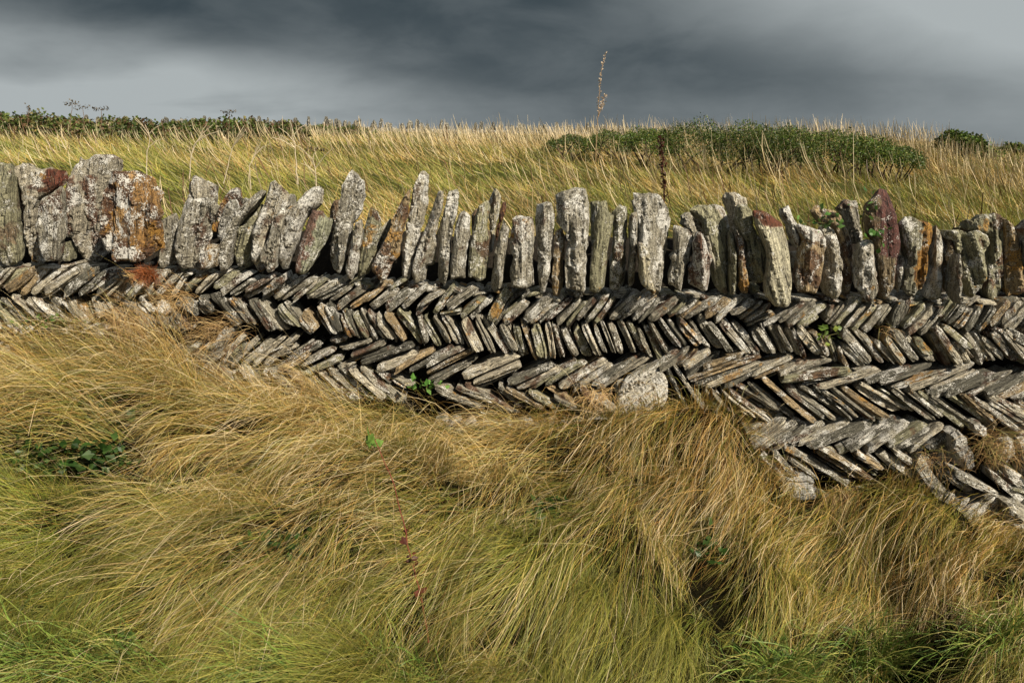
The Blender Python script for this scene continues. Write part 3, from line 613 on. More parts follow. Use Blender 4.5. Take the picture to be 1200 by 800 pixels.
def colour_of(mx, my, role, rs):
    b = [GREY, PALE, OLIV, DARK, TAN][rs.choice(5, p=[.34, .22, .16, .18, .10])]
    b = np.array(b) * rs.uniform(.8, 1.4); w_ = rs.uniform(.25, .72); o_ = .1 + (.45 if rs.rand() < .10 else rs.uniform(0, .25)); r_ = rs.uniform(0, .4) + (.3 if rs.rand() < .08 else 0)
    if role in (3, 4): b = b * .97; w_ *= .78
    if role >= 5: w_ = min(.85, w_ + .2)
    if mx > 850 and role <= 2: o_ += .15
    return b, (w_, min(o_, 1), min(r_, 1))
def add_slate(a, b, t, role, sd, parts, back=0):
    rs = np.random.RandomState(sd)
    Y = YW + rs.uniform(-.018, .02) + back
    Wp = unproj([a[0], b[0]], [a[1], b[1]], Y)[:, [0, 2]]; th = t / 322. * (Y / 2.8) * .90
    if Wp[0, 0] > Wp[1, 0]: Wp = Wp[::-1]
    tint, lich = colour_of((a[0] + b[0]) / 2, (a[1] + b[1]) / 2, role, rs)
    V, fl, A, c = slate_mesh(Wp[0], Wp[1], th, rs.uniform(.10, .13), tint, lich, sd)
    if parts: put('slate', V, fl, A, (c[0], Y, c[1]))
    else: extra.add(V + np.array([c[0], Y - YW, c[1]]), fl, A)
size = [(-(math.hypot(b[0] - a[0], b[1] - a[1]) * t) if 0 < (a[0] + b[0]) / 2 < 1200 else 0, i) for i, (a, b, t, r) in enumerate(specs)]
big = set(i for _, i in sorted(size)[:299])
for i, (a, b, t, r) in enumerate(specs): seed += 1; add_slate(a, b, t, r, seed, i in big)
for a, b, t, r in specs:
    dx, dy = b[0] - a[0], b[1] - a[1]; L_ = math.hypot(dx, dy); nx_, ny_ = -dy / L_, dx / L_
    for sg in (-1, 1):
        if random.random() < .38:
            o_ = sg * t * random.uniform(.5, .62); k0, k1 = random.uniform(-.06, .25), random.uniform(.75, 1.06); j = random.uniform(-.06, .06) * L_; seed += 1
            add_slate((a[0] + dx * k0 + nx_ * o_, a[1] + dy * k0 + ny_ * o_), (a[0] + dx * k1 + nx_ * (o_ + j), a[1] + dy * k1 + ny_ * (o_ + j)), max(1.6, min(t * .30, 3.0)), r, seed, False, .032)
# small wedges and packing between the upright stones and the first course
x_ = -20.
while x_ < 1215:
    yb_ = np.interp(x_, [0, 250, 450, 620, 900, 1200], [316, 324, 334, 345, 352, 354]) + random.uniform(-3, 6); l_ = random.uniform(9, 26); an = random.uniform(-.5, .7); seed += 1
    add_slate((x_, yb_ + l_ * math.sin(an) * .5), (x_ + l_ * math.cos(an), yb_ - l_ * math.sin(an) * .5), random.uniform(3.5, 8), 1, seed, False, random.uniform(.012, .04)); x_ += random.uniform(6, 15)
for a, b, t, r in infill: seed += 1; add_slate(a, b, t, r, seed, False)
ex = link('small_stones', extra.mesh('small_stones', M_STONE), wall); ex['kind'] = 'stuff'; ex.location = (0, 0, 0)
# packed core behind the faces: a rough body of small rubble
def core():
    gx = np.arange(-3.3, 3.31, .03); out = Bag()
    for part in range(2):
        if part == 0: s_ = np.linspace(0, 1, 46)
        X, T = np.meshgrid(gx, s_, indexing='ij')
        pxl = 600 + X / 2.9 * F
        topz = unproj(pxl, 322 + np.clip(pxl, -500, 1700) / 1200 * 27, 2.95)[..., 2]
        if part == 0: P = np.stack([X, X * 0 + 2.925, -.6 + (topz - .02 + .6) * T], -1)
        else: P = np.stack([X, 2.925 + .33 * T, topz + .17 * np.sin(np.clip(T * 1.6, 0, 1) * 1.57) - .02], -1)
        n_ = fbm(P * 22, 5, 3)[..., None] - .5
        P = P + n_ * np.array([0, .07, .03 if part == 0 else .07])
        ii = np.arange(P.shape[0] * P.shape[1]).reshape(P.shape[:2])
        q = np.stack([ii[:-1, :-1], ii[1:, :-1], ii[1:, 1:], ii[:-1, 1:]], -1).reshape(-1, 4)
        out.add(P.reshape(-1, 3) - np.array([0, YW, 0]), [q])
    return link('rubble_core', out.mesh('rubble_core', M_CORE, False), wall)
core()['kind'] = 'stuff'

# ------------------------------------------------------------------ ground
GL = np.array([(-700, 428), (0, 430), (60, 426), (130, 420), (200, 428), (250, 458), (330, 460), (380, 462), (430, 470), (500, 474), (540, 492), (620, 490), (700, 486), (800, 494), (870, 512), (905, 568), (950, 590), (1050, 576), (1120, 584), (1200, 604), (1900, 620)], float)
BUMPS = []   # x, y, amplitude, rx, ry
def verge_base(x, y):
    px = 600 + x / YW * F * .985
    gy = np.interp(px, GL[:, 0], GL[:, 1]); zb = unproj(px, gy, np.full_like(px, YW))[..., 2] - .07
    t = np.clip((YW - y) / 1.45, 0, 1.6)
    zf = np.interp(px, [-600, 0, 500, 900, 1200, 1800], [.16, .12, .02, -.12, -.2, -.25])
    s = np.clip(t, 0, 1); prof = .35 * s ** 2 * (3 - 2 * s) + .65 * s ** 1.25
    return zb + (zf - zb) * prof
def verge_hit(a, b, zf=None):
    d = np.stack([(a - 600) / F, FWD[1] + UP[1] * (400 - b) / F, FWD[2] + UP[2] * (400 - b) / F])
    ts = np.linspace(1.0, 3.4, 500); Q = CAM + d * ts[:, None]
    return Q[np.argmax(Q[:, 2] < (zf or verge_base)(Q[:, 0], Q[:, 1]))]
HOLES = []
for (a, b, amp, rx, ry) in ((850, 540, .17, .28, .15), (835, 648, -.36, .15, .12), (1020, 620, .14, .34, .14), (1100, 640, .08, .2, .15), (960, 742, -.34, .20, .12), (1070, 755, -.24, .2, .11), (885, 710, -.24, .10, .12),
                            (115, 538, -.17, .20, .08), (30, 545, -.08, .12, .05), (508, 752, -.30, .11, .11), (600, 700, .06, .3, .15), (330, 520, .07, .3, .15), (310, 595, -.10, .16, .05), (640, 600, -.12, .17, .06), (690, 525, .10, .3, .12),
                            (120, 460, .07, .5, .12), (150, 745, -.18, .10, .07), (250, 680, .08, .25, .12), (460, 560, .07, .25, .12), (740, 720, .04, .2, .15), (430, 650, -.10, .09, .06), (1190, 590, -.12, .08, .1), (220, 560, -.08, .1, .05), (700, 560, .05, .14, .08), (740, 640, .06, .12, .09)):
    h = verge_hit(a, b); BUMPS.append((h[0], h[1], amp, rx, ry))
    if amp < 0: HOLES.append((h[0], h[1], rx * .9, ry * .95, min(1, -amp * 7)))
def verge_z(x, y):
    x = np.asarray(x, float); y = np.asarray(y, float); z = verge_base(x, y)
    for bx, by, amp, rx, ry in BUMPS: z = z + amp * np.exp(-((x - bx) / rx) ** 2 - ((y - by) / ry) ** 2)
    fade = np.clip((YW - y) / .25, 0, 1)
    z = z + fade * (fbm(np.stack([x * 3.4, y * 4.6, x * 0], -1), 7, 3) - .5) * .27
    z = z + fade * (vnoise(np.stack([x * 8.5, y * 10.5, x * 0], -1), 17) - .5) * .11
    return z
def grid_sheet(name, xs, ys, zf, mat, kind='structure'):
    X, Y = np.meshgrid(xs, ys, indexing='ij'); Z = zf(X, Y); ii = np.arange(X.size).reshape(X.shape)
    q = np.stack([ii[:-1, :-1], ii[1:, :-1], ii[1:, 1:], ii[:-1, 1:]], -1).reshape(-1, 4)
    return tag(link(name, raw_mesh(name, np.stack([X, Y, Z], -1).reshape(-1, 3), [q], mat, None, True)), kind=kind)
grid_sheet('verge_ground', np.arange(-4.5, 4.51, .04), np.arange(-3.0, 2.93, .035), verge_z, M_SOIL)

CR_A = np.array([-1.5, -.65, 0, .43, .54, .60, .645, .70, .9, 2]); CR_Z = np.array([1.62, 1.55, 1.36, 1.17, .95, .70, .42, .15, -.5, -2.0])
def field_z(x, y):
    x = np.asarray(x, float); y = np.asarray(y, float); a = x / np.maximum(y, 1)
    near = .95 - .03 * x; c = np.interp(a, CR_A, CR_Z)
    s = np.clip((y - 3.0) / 28, 0, 1) ** .85
    z = near + (c - near) * s
    z = z + (fbm(np.stack([x * .5, y * .35, x * 0], -1), 21, 3) - .5) * .22 * np.clip((y - 3.2) / 6, 0, 1)
    z = np.where(y > 34, z - (y - 34) * .02 - ((y - 34) / 60) ** 2 * .05, z)
    return z
ys = np.concatenate([np.arange(3.1, 8, .15), np.arange(8, 40, .5), np.arange(40, 120, 5), np.arange(120, 1500, 60)])
field_x = np.linspace(-1, 1, 161)
def fan(name):
    A_, Y = np.meshgrid(field_x, ys, indexing='ij'); X = A_ * (Y * 1.35 + 3); Z = field_z(X, Y); ii = np.arange(X.size).reshape(X.shape)
    q = np.stack([ii[:-1, :-1], ii[1:, :-1], ii[1:, 1:], ii[:-1, 1:]], -1).reshape(-1, 4)
    return tag(link(name, raw_mesh(name, np.stack([X, Y, Z], -1).reshape(-1, 3), [q], M_TURF, None, True)), kind='structure')
fan('field_ground')

# ------------------------------------------------------------------ grass
def blades(P, D, N, L, H, Wd, colr, colt, seg=5, droop=0.0, rs=RS, curl=None, headw=None):
    """P roots, D flow dir, N up dir, L length along flow, H arch height, Wd width; returns verts, quads, tint"""
    n = len(P); s = np.linspace(0, 1, seg + 1)
    side = np.cross(D, N); side /= np.linalg.norm(side, axis=1)[:, None] + 1e-9
    bend = (rs.rand(n) - .5) * .17 if curl is None else curl
    C = (P[:, None] + D[:, None] * (L[:, None] * (s ** 1.15)[None])[..., None]
         + N[:, None] * (H[:, None] * (np.sin(s * math.pi * .62) / .93)[None])[..., None]
         + side[:, None] * (L[:, None] * bend[:, None] * (s ** 2)[None])[..., None])
    C += side[:, None] * (rs.normal(0, .016, (n, seg + 1)) * L[:, None] * s[None])[..., None] + N[:, None] * (rs.normal(0, .018, (n, seg + 1)) * L[:, None] * s[None])[..., None]
    C[..., 2] -= (droop * L)[:, None] * (s ** 2.5)[None]
    # ribbon across: random twist around the blade
    ang = rs.rand(n) * math.pi; wv = side * np.cos(ang)[:, None] + N * np.sin(ang)[:, None] * .6
    wp = np.tile((1 - .82 * s ** 1.6)[None], (n, 1))
    if headw is not None: wp = wp + headw[:, None] * np.clip((s - .62) / .12, 0, 1)[None] * np.clip((1.04 - s) / .1, 0, 1)[None]
    hw = wv[:, None] * (Wd[:, None] * wp)[..., None] * .5
    V = np.stack([C - hw, C + hw], 2).reshape(-1, 3)
    base = (np.arange(n) * 2 * (seg + 1))[:, None] + (np.arange(seg) * 2)[None]
    q = np.stack([base, base + 1, base + 3, base + 2], -1).reshape(-1, 4)
    col = colr[:, None] * (1 - s)[None, :, None] + colt[:, None] * s[None, :, None]
    col = np.repeat(col, 2, 1).reshape(-1, 3)
    return V, q, np.c_[col, np.ones(len(col))]

STRAW = np.array([(.46, .30, .095), (.55, .40, .16), (.33, .185, .05), (.66, .53, .30), (.22, .115, .03)])
GREEN = np.array([(.115, .165, .016), (.19, .225, .024), (.075, .12, .014), (.28, .25, .04), (.15, .175, .03)])
def pick(pal, n, rs, p=None): return pal[rs.choice(len(pal), n, p=p)] * rs.uniform(.75, 1.2, (n, 1))

# flow anchors in the photograph: x, y, screen angle (0 right, 90 down, 180 left, 270 up), straw share, length, arch
ANC = np.array([
 (-300, 450, 180, .9, .36, .12), (40, 430, 186, .92, .36, .12), (150, 430, 196, .9, .36, .13), (60, 500, 176, .85, .38, .09), (180, 480, 172, .85, .38, .10), (260, 430, 218, .85, .36, .14), (330, 440, 222, .85, .38, .15),
 (400, 450, 212, .95, .36, .13), (300, 500, 160, .80, .36, .10), (240, 560, 152, .8, .36, .09), (60, 600, 168, .5, .34, .08), (60, 680, 160, .45, .34, .08), (180, 620, 158, .5, .36, .09), (330, 560, 142, .8, .38, .08),
 (460, 500, 160, .95, .34, .11), (450, 570, 145, .85, .38, .09), (280, 660, 135, .7, .40, .08), (180, 720, 140, .6, .36, .08), (400, 640, 128, .75, .40, .08), (520, 600, 140, .6, .36, .09), (560, 540, 150, .85, .32, .10),
 (620, 500, 155, .75, .30, .10), (700, 500, 140, .75, .30, .10), (600, 620, 132, .4, .38, .08), (520, 700, 138, .8, .36, .09), (640, 700, 122, .65, .40, .07), (700, 600, 128, .45, .38, .07), (760, 560, 118, .55, .36, .07),
 (720, 760, 112, .35, .40, .06), (820, 520, 122, .75, .28, .10), (850, 580, 98, .85, .34, .06), (790, 700, 110, .25, .40, .05), (860, 760, 105, .2, .34, .06), (900, 600, 130, .8, .32, .08), (960, 640, 118, .85, .36, .08),
 (1040, 610, 115, .8, .32, .09), (1040, 680, 108, .85, .36, .07), (1100, 620, 110, .7, .30, .08), (1150, 660, 128, .75, .34, .08), (1190, 640, 150, .85, .32, .09), (1180, 740, 125, .4, .36, .08), (1040, 770, 118, .2, .30, .10),
 (930, 700, 105, .7, .34, .06), (1500, 680, 130, .7, .34, .09), (350, 770, 160, .4, .36, .10), (60, 770, 160, .35, .32, .10), (560, 780, 135, .7, .36, .08)], float)
def flow(px, py):
    dx = (px[:, None] - ANC[:, 0]) / 90.; dy = (py[:, None] - ANC[:, 1]) / 60.; w_ = 1 / (dx * dx + dy * dy + .12) ** 1.6; w_ /= w_.sum(1)[:, None]
    a = np.radians(ANC[:, 2]); ca, sa = w_ @ np.cos(a), w_ @ np.sin(a); m = np.hypot(ca, sa)
    return ca / m, sa / m, w_ @ ANC[:, 3], w_ @ ANC[:, 4], w_ @ ANC[:, 5]
def verge_grass(n, seed_, seg=5, alb=1.0, lenmul=1.0, wmul=1.0, straw_bias=0.0, heads=.25, xr=(-3.4, 3.4), yr=(.75, 2.80), archmul=1.0):
    rs = np.random.RandomState(seed_)
    y = yr[0] + (yr[1] - yr[0]) * rs.rand(n) ** .8; x = rs.uniform(-1, 1, n) * (.68 * y + .70)
    keep = vnoise(np.stack([x * 9, y * 11, x * 0], -1), 31) > rs.uniform(.0, .6, n)   # tussocks
    for hx, hy, rx, ry, st in HOLES: keep &= rs.rand(n) > (.08 if seg < 4 else 1.0) * st * np.exp(-(((x - hx) / rx) ** 2 + ((y - hy) / ry) ** 2))
    x, y = x[keep], y[keep]; n = len(x)
    # a tuft's blades share their root
    cx = np.round(x / .045) * .045; cy = np.round(y / .045) * .045; jx = _h((cx * 1000).astype(int), (cy * 1000).astype(int), cx.astype(int), 3) - .5
    k = .40; x = x + (cx + jx * .04 - x) * k; y = np.minimum(y + (cy - jx * .04 - y) * k, 2.79)
    P = np.stack([x, y, verge_z(x, y)], -1); e = .02
    tx = np.stack([np.full(n, e), np.zeros(n), verge_z(x + e, y) - P[:, 2]], -1) / e
    ty = np.stack([np.zeros(n), np.full(n, -e), verge_z(x, y - e) - P[:, 2]], -1) / e     # towards the camera
    N = np.cross(tx, -ty); N /= np.linalg.norm(N, axis=1)[:, None]; N = N * .72 + np.array([0, 0, .28]); N /= np.linalg.norm(N, axis=1)[:, None]
    px, py, dep = proj(P); ax_, ay_, _ = proj(P + tx * e); bx_, by_, _ = proj(P + ty * e)
    ca, sa, sw, L, H = flow(px, py); sw = sw - .08 - .30 * np.clip((py - 560) / 120, 0, 1) * np.clip((980 - px) / 120, 0, 1) - .10 * np.clip((py - 700) / 60, 0, 1)
    jit = rs.normal(0, 1, n) * np.where(rs.rand(n) < .18, .75, .24) + (vnoise(np.stack([x * 7, y * 8, x * 0], -1), 77) - .5) * 1.1
    c2, s2 = ca * np.cos(jit) - sa * np.sin(jit), ca * np.sin(jit) + sa * np.cos(jit)
    J11, J21, J12, J22 = (ax_ - px), (ay_ - py), (bx_ - px), (by_ - py)
    det = J11 * J22 - J12 * J21; det = np.where(np.abs(det) < 1e-3, 1e-3, det)
    u = (c2 * J22 - s2 * J12) / det; v = (-c2 * J21 + s2 * J11) / det
    v = np.clip(v, -2.2 * np.abs(u).clip(.3), 3.0 * np.abs(u).clip(.4))
    D = tx * u[:, None] + ty * v[:, None]; D /= np.linalg.norm(D, axis=1)[:, None]
    up_part = np.where(s2 < -.05, .25 * np.clip(-s2 * 2, 0, 1), 0)        # blades standing up against the wall
    D = D + np.array([0, -.1, 1.0]) * up_part[:, None]; D /= np.linalg.norm(D, axis=1)[:, None]
    L = L * rs.uniform(.45, 1.2, n) * lenmul; H = H * rs.uniform(.3, 1.35, n) * archmul
    hole = np.zeros(n)
    for f_ in (.0, .35, .65):
        Mx = P + D * (L * f_)[:, None]
        for hx, hy, rx, ry, st in HOLES: hole = np.maximum(hole, st * np.exp(-(((Mx[:, 0] - hx) / rx) ** 2 + ((Mx[:, 1] - hy) / ry) ** 2)) * (1.25 if f_ < .5 else 1.0))
    L = L * np.clip(1.15 - hole, .38, 1); H = H * np.clip(1.1 - hole, .25, 1)
    # keep blades in front of the wall face
    over = np.clip(P[:, 1] + D[:, 1] * L - 2.74, 0, None); D[:, 1] -= over / np.maximum(L, .05)
    sw2 = np.clip(sw + straw_bias + (fbm(np.stack([x * 2.6, y * 3.4, x * 0], -1), 55, 3) - .5) * 1.1, 0, 1)
    isst = rs.rand(n) < sw2
    cr = np.where(isst[:, None], pick(STRAW, n, rs, [.32, .22, .24, .07, .15]), pick(GREEN, n, rs)); ct = np.where(isst[:, None], cr * rs.uniform(.95, 1.35, (n, 1)), cr * .8 + pick(STRAW, n, rs) * .35)
    cr = np.where((isst & (rs.rand(n) < .5))[:, None], cr * .55 + pick(GREEN, n, rs) * .45, cr)
    tk = (.62 + .86 * fbm(np.stack([x * 5, y * 6, x * 0], -1), 211, 2))[:, None]; cr = cr * tk; ct = ct * tk
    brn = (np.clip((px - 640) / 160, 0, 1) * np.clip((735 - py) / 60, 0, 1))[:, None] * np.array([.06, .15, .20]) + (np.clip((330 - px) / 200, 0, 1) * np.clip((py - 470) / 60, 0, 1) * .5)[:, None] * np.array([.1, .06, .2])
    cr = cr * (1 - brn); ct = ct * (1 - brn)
    hd = (rs.rand(n) < heads * isst) * rs.uniform(.3, .9, n)
    ct = np.where((hd > 0)[:, None], np.array((.56, .45, .29)) * rs.uniform(.8, 1.1, (n, 1)), ct)
    Wd = rs.uniform(.0007, .0017, n) * wmul * (dep / 2.4)
    return blades(P, D, N, L, H, Wd, cr * alb, np.clip(ct * alb, 0, .7), seg, .12, rs, None, hd)
b = Bag()
for a in ((112000, 1, 3, .60, .55, 1.1, -.45, .0, (-3.4, 3.4), (.95, 2.80), .75), (100000, 2, 5, 1.0, .92, .85, .0, .12, (-3.4, 3.4), (.95, 2.8)), (32000, 3, 6, 1.2, 1.05, .75, .3, .5, (-3.4, 3.4), (1.0, 2.8), 1.4)):  # first, short layer is tinted darker to put shade between the blades
    V, q, c = verge_grass(*a); b.add(V, [q], {'tint': c})
vg = link('verge_grass', b.mesh('verge_grass', M_GRASS, True))
tag(vg, 'long windblown straw and green grass drooping over the bank below the wall', 'grass', None, 'stuff')

def field_grass(n, seed_, kindf, seg=3):
    rs = np.random.RandomState(seed_); u = rs.rand(n)
    y = 3.25 * (34 / 3.25) ** u; x = rs.uniform(-1, 1, n) * (y * .80 + .9)
    if kindf == 0:
        dn = fbm(np.stack([x * 2.6, y * 1.6, x * 0], -1), 93, 2); k = rs.rand(n) < np.clip((dn - .32) * 3.6, .10, 1); x, y = x[k], y[k]; n = len(x)
    if kindf == 1:
        dn = vnoise(np.stack([x * .8, y * .6, x * 0], -1), 91); pxx = 600 + x / y * F; k = rs.rand(n) < (.1 + dn) * np.where(y > 13, 1, np.where((pxx > 600) & (y > 9), .20, .10)); x, y = x[k], y[k]; n = len(x)
    z = field_z(x, y); P = np.stack([x, y, z], -1); px, py, dep = proj(P)
    far = np.clip((y - 5) / 10, 0, 1)
    rightband = np.clip((px - 300) / 300, 0, 1)
    nz = fbm(np.stack([x * 1.1, y * .7, x * 0], -1), 41, 4)
    sw = np.clip(.06 + .12 * np.clip((px - 250) / 200, 0, 1) + .52 * far * (.15 + .85 * rightband) + (nz - .5) * 2.2, .04, .97)
    if kindf == 1: sw = np.clip(sw + .5, 0, 1)
    isst = rs.rand(n) < sw
    th = rs.normal(math.pi, .95, n); lean = rs.uniform(.45, 1.5, n) if kindf == 0 else rs.uniform(.1, .5, n)
    D = np.stack([np.cos(th) * lean, np.sin(th) * lean * .6, np.ones(n) * .75], -1); D /= np.linalg.norm(D, axis=1)[:, None]
    N = np.tile([-.5, 0, .6], (n, 1)) + D * 0; N = N / np.linalg.norm(N, axis=1)[:, None]
    N = np.stack([-np.ones(n) * .9, np.zeros(n), -np.ones(n) * .25], -1)
    tall = .5 + .45 * vnoise(np.stack([x * .35, y * .3, x * 0], -1), 66) + .35 * vnoise(np.stack([x * 2.4, y * 1.5, x * 0], -1), 67)
    L = rs.uniform(.11, .27, n) * tall * (1 + .25 * far) * np.where((y > 20) & (px < 760), .55, 1) if kindf == 0 else rs.uniform(.30, .58, n) * tall * (1 + .35 * far)
    H = L * rs.uniform(.05, .3, n)
    if kindf == 1: L *= np.interp(px, [0, 300, 600, 1050, 1150, 1300], [.6, .6, .9, 1.2, 1.0, .9]) * np.where((y > 20) & (px < 700), .8, 1)
    Wd = (rs.uniform(.0010, .0022, n) * (1 if kindf == 0 else .8)) * dep ** (.72 if kindf == 0 else .8)
    cr = np.where(isst[:, None], pick(STRAW, n, rs, [.34, .28, .14, .14, .10]), pick(GREEN, n, rs) * 1.05); ct = np.where(isst[:, None], cr * 1.2, cr * .75 + pick(STRAW, n, rs) * .4)
    if kindf == 1: ct = ct * 0 + np.array((.55, .46, .31)) * rs.uniform(.75, 1.1, (n, 1))
    tv = (.45 + 1.0 * fbm(np.stack([x * 2.2, y * 1.2, x * 0], -1), 143, 3))[:, None] if kindf == 0 else 1.0; cr = cr * tv; ct = ct * tv
    hd = (rs.rand(n) < .5) * 1.1 if kindf == 1 else np.zeros(n)
    if kindf == 0:      # scattered brown seed heads of plantain, dock and knapweed
        br = rs.rand(n) < .012; hd = np.where(br, 2.6, hd); L = np.where(br, L * 1.5, L); D = np.where(br[:, None], D * .4 + np.array([0, 0, .6]), D); D /= np.linalg.norm(D, axis=1)[:, None]
        ct = np.where(br[:, None], np.array((.09, .045, .025)), ct); cr = np.where(br[:, None], np.array((.17, .10, .05)), cr)
    return blades(P, D, N, L, H, Wd, cr, np.clip(ct, 0, .7), seg, .0, rs, None, hd)
b = Bag()
for a in ((158000, 5, 0, 3), (42000, 6, 1, 4)):
    V, q, c = field_grass(*a); b.add(V, [q], {'tint': c})
fg = link('field_grass', b.mesh('field_grass', M_GRASS, True))
tag(fg, 'rough straw-coloured meadow grass leaning in the wind behind the wall', 'grass', None, 'stuff')

# ------------------------------------------------------------------ leaves, bushes and other plants
def leaf_cloud(C, Rad, n, size, cols, rs, spiky=False):
    """many small leaves with random turn; C centres (n,3)"""
    n = len(C); a = rs.normal(size=(n, 3)); a /= np.linalg.norm(a, axis=1)[:, None]; a[:, 2] = np.abs(a[:, 2]) * .6 + a[:, 2] * .4
    r = rs.normal(size=(n, 3)); bb = np.cross(a, r); bb /= np.linalg.norm(bb, axis=1)[:, None] + 1e-9
    s = size * rs.uniform(.6, 1.4, n)[:, None]; wd = .22 if spiky else .42
    nn = np.cross(a, bb)
    V = np.stack([C, C + a * s * .45 + bb * s * wd + nn * s * .08, C + a * s, C + a * s * .45 - bb * s * wd + nn * s * .08], 1).reshape(-1, 3)
    q = np.arange(4 * n).reshape(n, 4); col = np.repeat(np.c_[cols, np.ones(n)], 4, 0)
    return V, q, col

def tube(pts, r0, r1, sides=5):
    P = np.array(pts, float); n = len(P); T = np.gradient(P, axis=0); T /= np.linalg.norm(T, axis=1)[:, None] + 1e-9
    A = np.cross(T, [0.13, 0.9, .2]); A /= np.linalg.norm(A, axis=1)[:, None] + 1e-9; B = np.cross(T, A)
    th = np.linspace(0, 2 * math.pi, sides, endpoint=False); r = np.linspace(r0, r1, n)[:, None, None]
    V = (P[:, None] + r * (A[:, None] * np.cos(th)[None, :, None] + B[:, None] * np.sin(th)[None, :, None])).reshape(-1, 3)
    ii = np.arange(n * sides).reshape(n, sides)
    q = np.stack([ii[:-1], np.roll(ii[:-1], -1, 1), np.roll(ii[1:], -1, 1), ii[1:]], -1).reshape(-1, 4)
    return V, q

def bush(name, label, cat, group, spec, Y, n, size, greens, sd, stems=6, spiky=True, ydepth=1.0):
    """spec: list of lobes (px, py_top, half-width px, height px) at depth Y"""
    rs = np.random.RandomState(sd); C = []; cx = np.mean([s[0] for s in spec]); base = unproj(cx, 180, Y); base[2] = field_z(base[0], Y)
    root = tag(empty(name, base), label, cat, group)
    k = n // len(spec); stem_b = Bag()
    for (px, pt, hw, hp) in spec:
        top = unproj(px, pt, Y); rx = hw / F * Y; rz = hp / F * Y
        cen = np.array([top[0], Y + rs.uniform(-.2, .2) * ydepth, top[2] - rz])
        d = rs.normal(size=(k, 3)); d /= np.linalg.norm(d, axis=1)[:, None]; d[:, 2] = np.where(d[:, 2] < -.3, -d[:, 2], d[:, 2]); rad = rs.uniform(.45, 1, k)[:, None] ** .5
        lump = .62 + .70 * fbm(d * 5.5 + px, sd, 3)[:, None] + .10 * (rs.rand(k, 1) ** 4)
        P = cen + d * rad * lump * np.array([rx, ydepth * .8, rz * 1.05]); P[:, 2] += rz * .35 * (fbm(np.stack([P[:, 0] * 4, P[:, 1] * 4, P[:, 0] * 0], -1), sd + 2, 3) - .5) * 2.2
        keep = fbm(P * (9 / max(size * 12, .3)), sd + 4, 2) > .47
        C.append(P[keep])
        for j in range(stems):
            t = P[rs.randint(k)]; g = np.array([cen[0] + rs.uniform(-.5, .5) * rx, cen[1] + rs.uniform(-.3, .3), 0]); g[2] = field_z(g[0], g[1]) - .03
            m = (t + g) / 2 + rs.normal(size=3) * .05; V, q = tube([g, m, t], .018, .006, 4); stem_b.add(V - base, [q], {'tint': rgba((.07, .05, .03), len(V))})
    C = np.concatenate(C); m = len(C)
    cl = fbm(C * 2.2, sd + 9, 2)[:, None]
    cols = greens[rs.choice(len(greens), m)] * rs.uniform(.7, 1.25, (m, 1)) * (.35 + 1.3 * cl)
    V, q, col = leaf_cloud(C - base, None, m, size, cols, rs, spiky); b_ = Bag(); b_.add(V, [q], {'tint': col})
    link('foliage', b_.mesh('foliage', M_LEAF), root); link('stem', stem_b.mesh('stem', M_WOOD), root)['kind'] = 'stuff'
    return root
GORSE = np.array([(.045, .085, .012), (.08, .13, .016), (.03, .05, .010), (.13, .14, .03), (.06, .085, .016)])
BRAM = np.array([(.07, .105, .02), (.10, .13, .03), (.045, .07, .018), (.16, .14, .05), (.12, .07, .035)])
bush('gorse_bush', 'dark green gorse bush, broadest and humped, on the field behind the wall', 'bush', 'gorse bushes on the field', [(760, 152, 36, 20), (815, 146, 50, 30), (870, 148, 45, 30), (905, 153, 40, 26)], 11.5, 44000, .031, GORSE, 51)
bush('gorse_bush', 'dark green gorse bush tapering down towards the tan grass of the slope', 'bush', 'gorse bushes on the field', [(930, 152, 42, 26), (975, 157, 42, 26), (1015, 164, 38, 22), (1045, 174, 24, 14)], 10.5, 40000, .029, GORSE, 52)
bush('gorse_bush', 'low thin gorse bush behind the tall seed stalk', 'bush', 'gorse bushes on the field', [(670, 160, 34, 13), (715, 156, 34, 16)], 13, 15000, .032, GORSE * 1.1, 53)
for i, (spec, lab) in enumerate(((
    [(-10, 137, 40, 24), (35, 135, 34, 26), (75, 139, 36, 24)], 'bramble clump at the far left end of the hedge line, dark seed heads over it'),
    ([(125, 141, 36, 24), (165, 144, 34, 22), (200, 144, 30, 22)], 'bramble clump with dead umbels rising above its middle'),
    ([(245, 145, 32, 20), (285, 142, 34, 20), (325, 144, 34, 18)], 'rounded bramble clump in front of the far wall, last before the straw grass'),
    ([(372, 147, 26, 8), (410, 149, 26, 7)], 'low sparse bramble clump under the far wall stones'))):
    bush('bramble_clump', lab, 'bush', 'bramble clumps along the far wall', spec, 16.0 if i < 3 else 22., 11000 if i < 3 else 3500, .062, BRAM, 60 + i, 3, False, 1.2)
bush('hawthorn_bush', 'rounded small dark bush rising from the tan grass on the slope', 'bush', None, [(1115, 156, 14, 14), (1132, 160, 12, 12), (1150, 172, 20, 9)], 22, 7000, .07, GORSE * 1.1, 71, 4, False)
bush('distant_tree', 'small far dark tree on the falling skyline beside the wire', 'tree', None, [(1184, 169, 10, 9), (1170, 176, 20, 7), (1200, 176, 20, 7), (1240, 180, 30, 8)], 34, 6000, .11, GORSE, 72, 3, False)

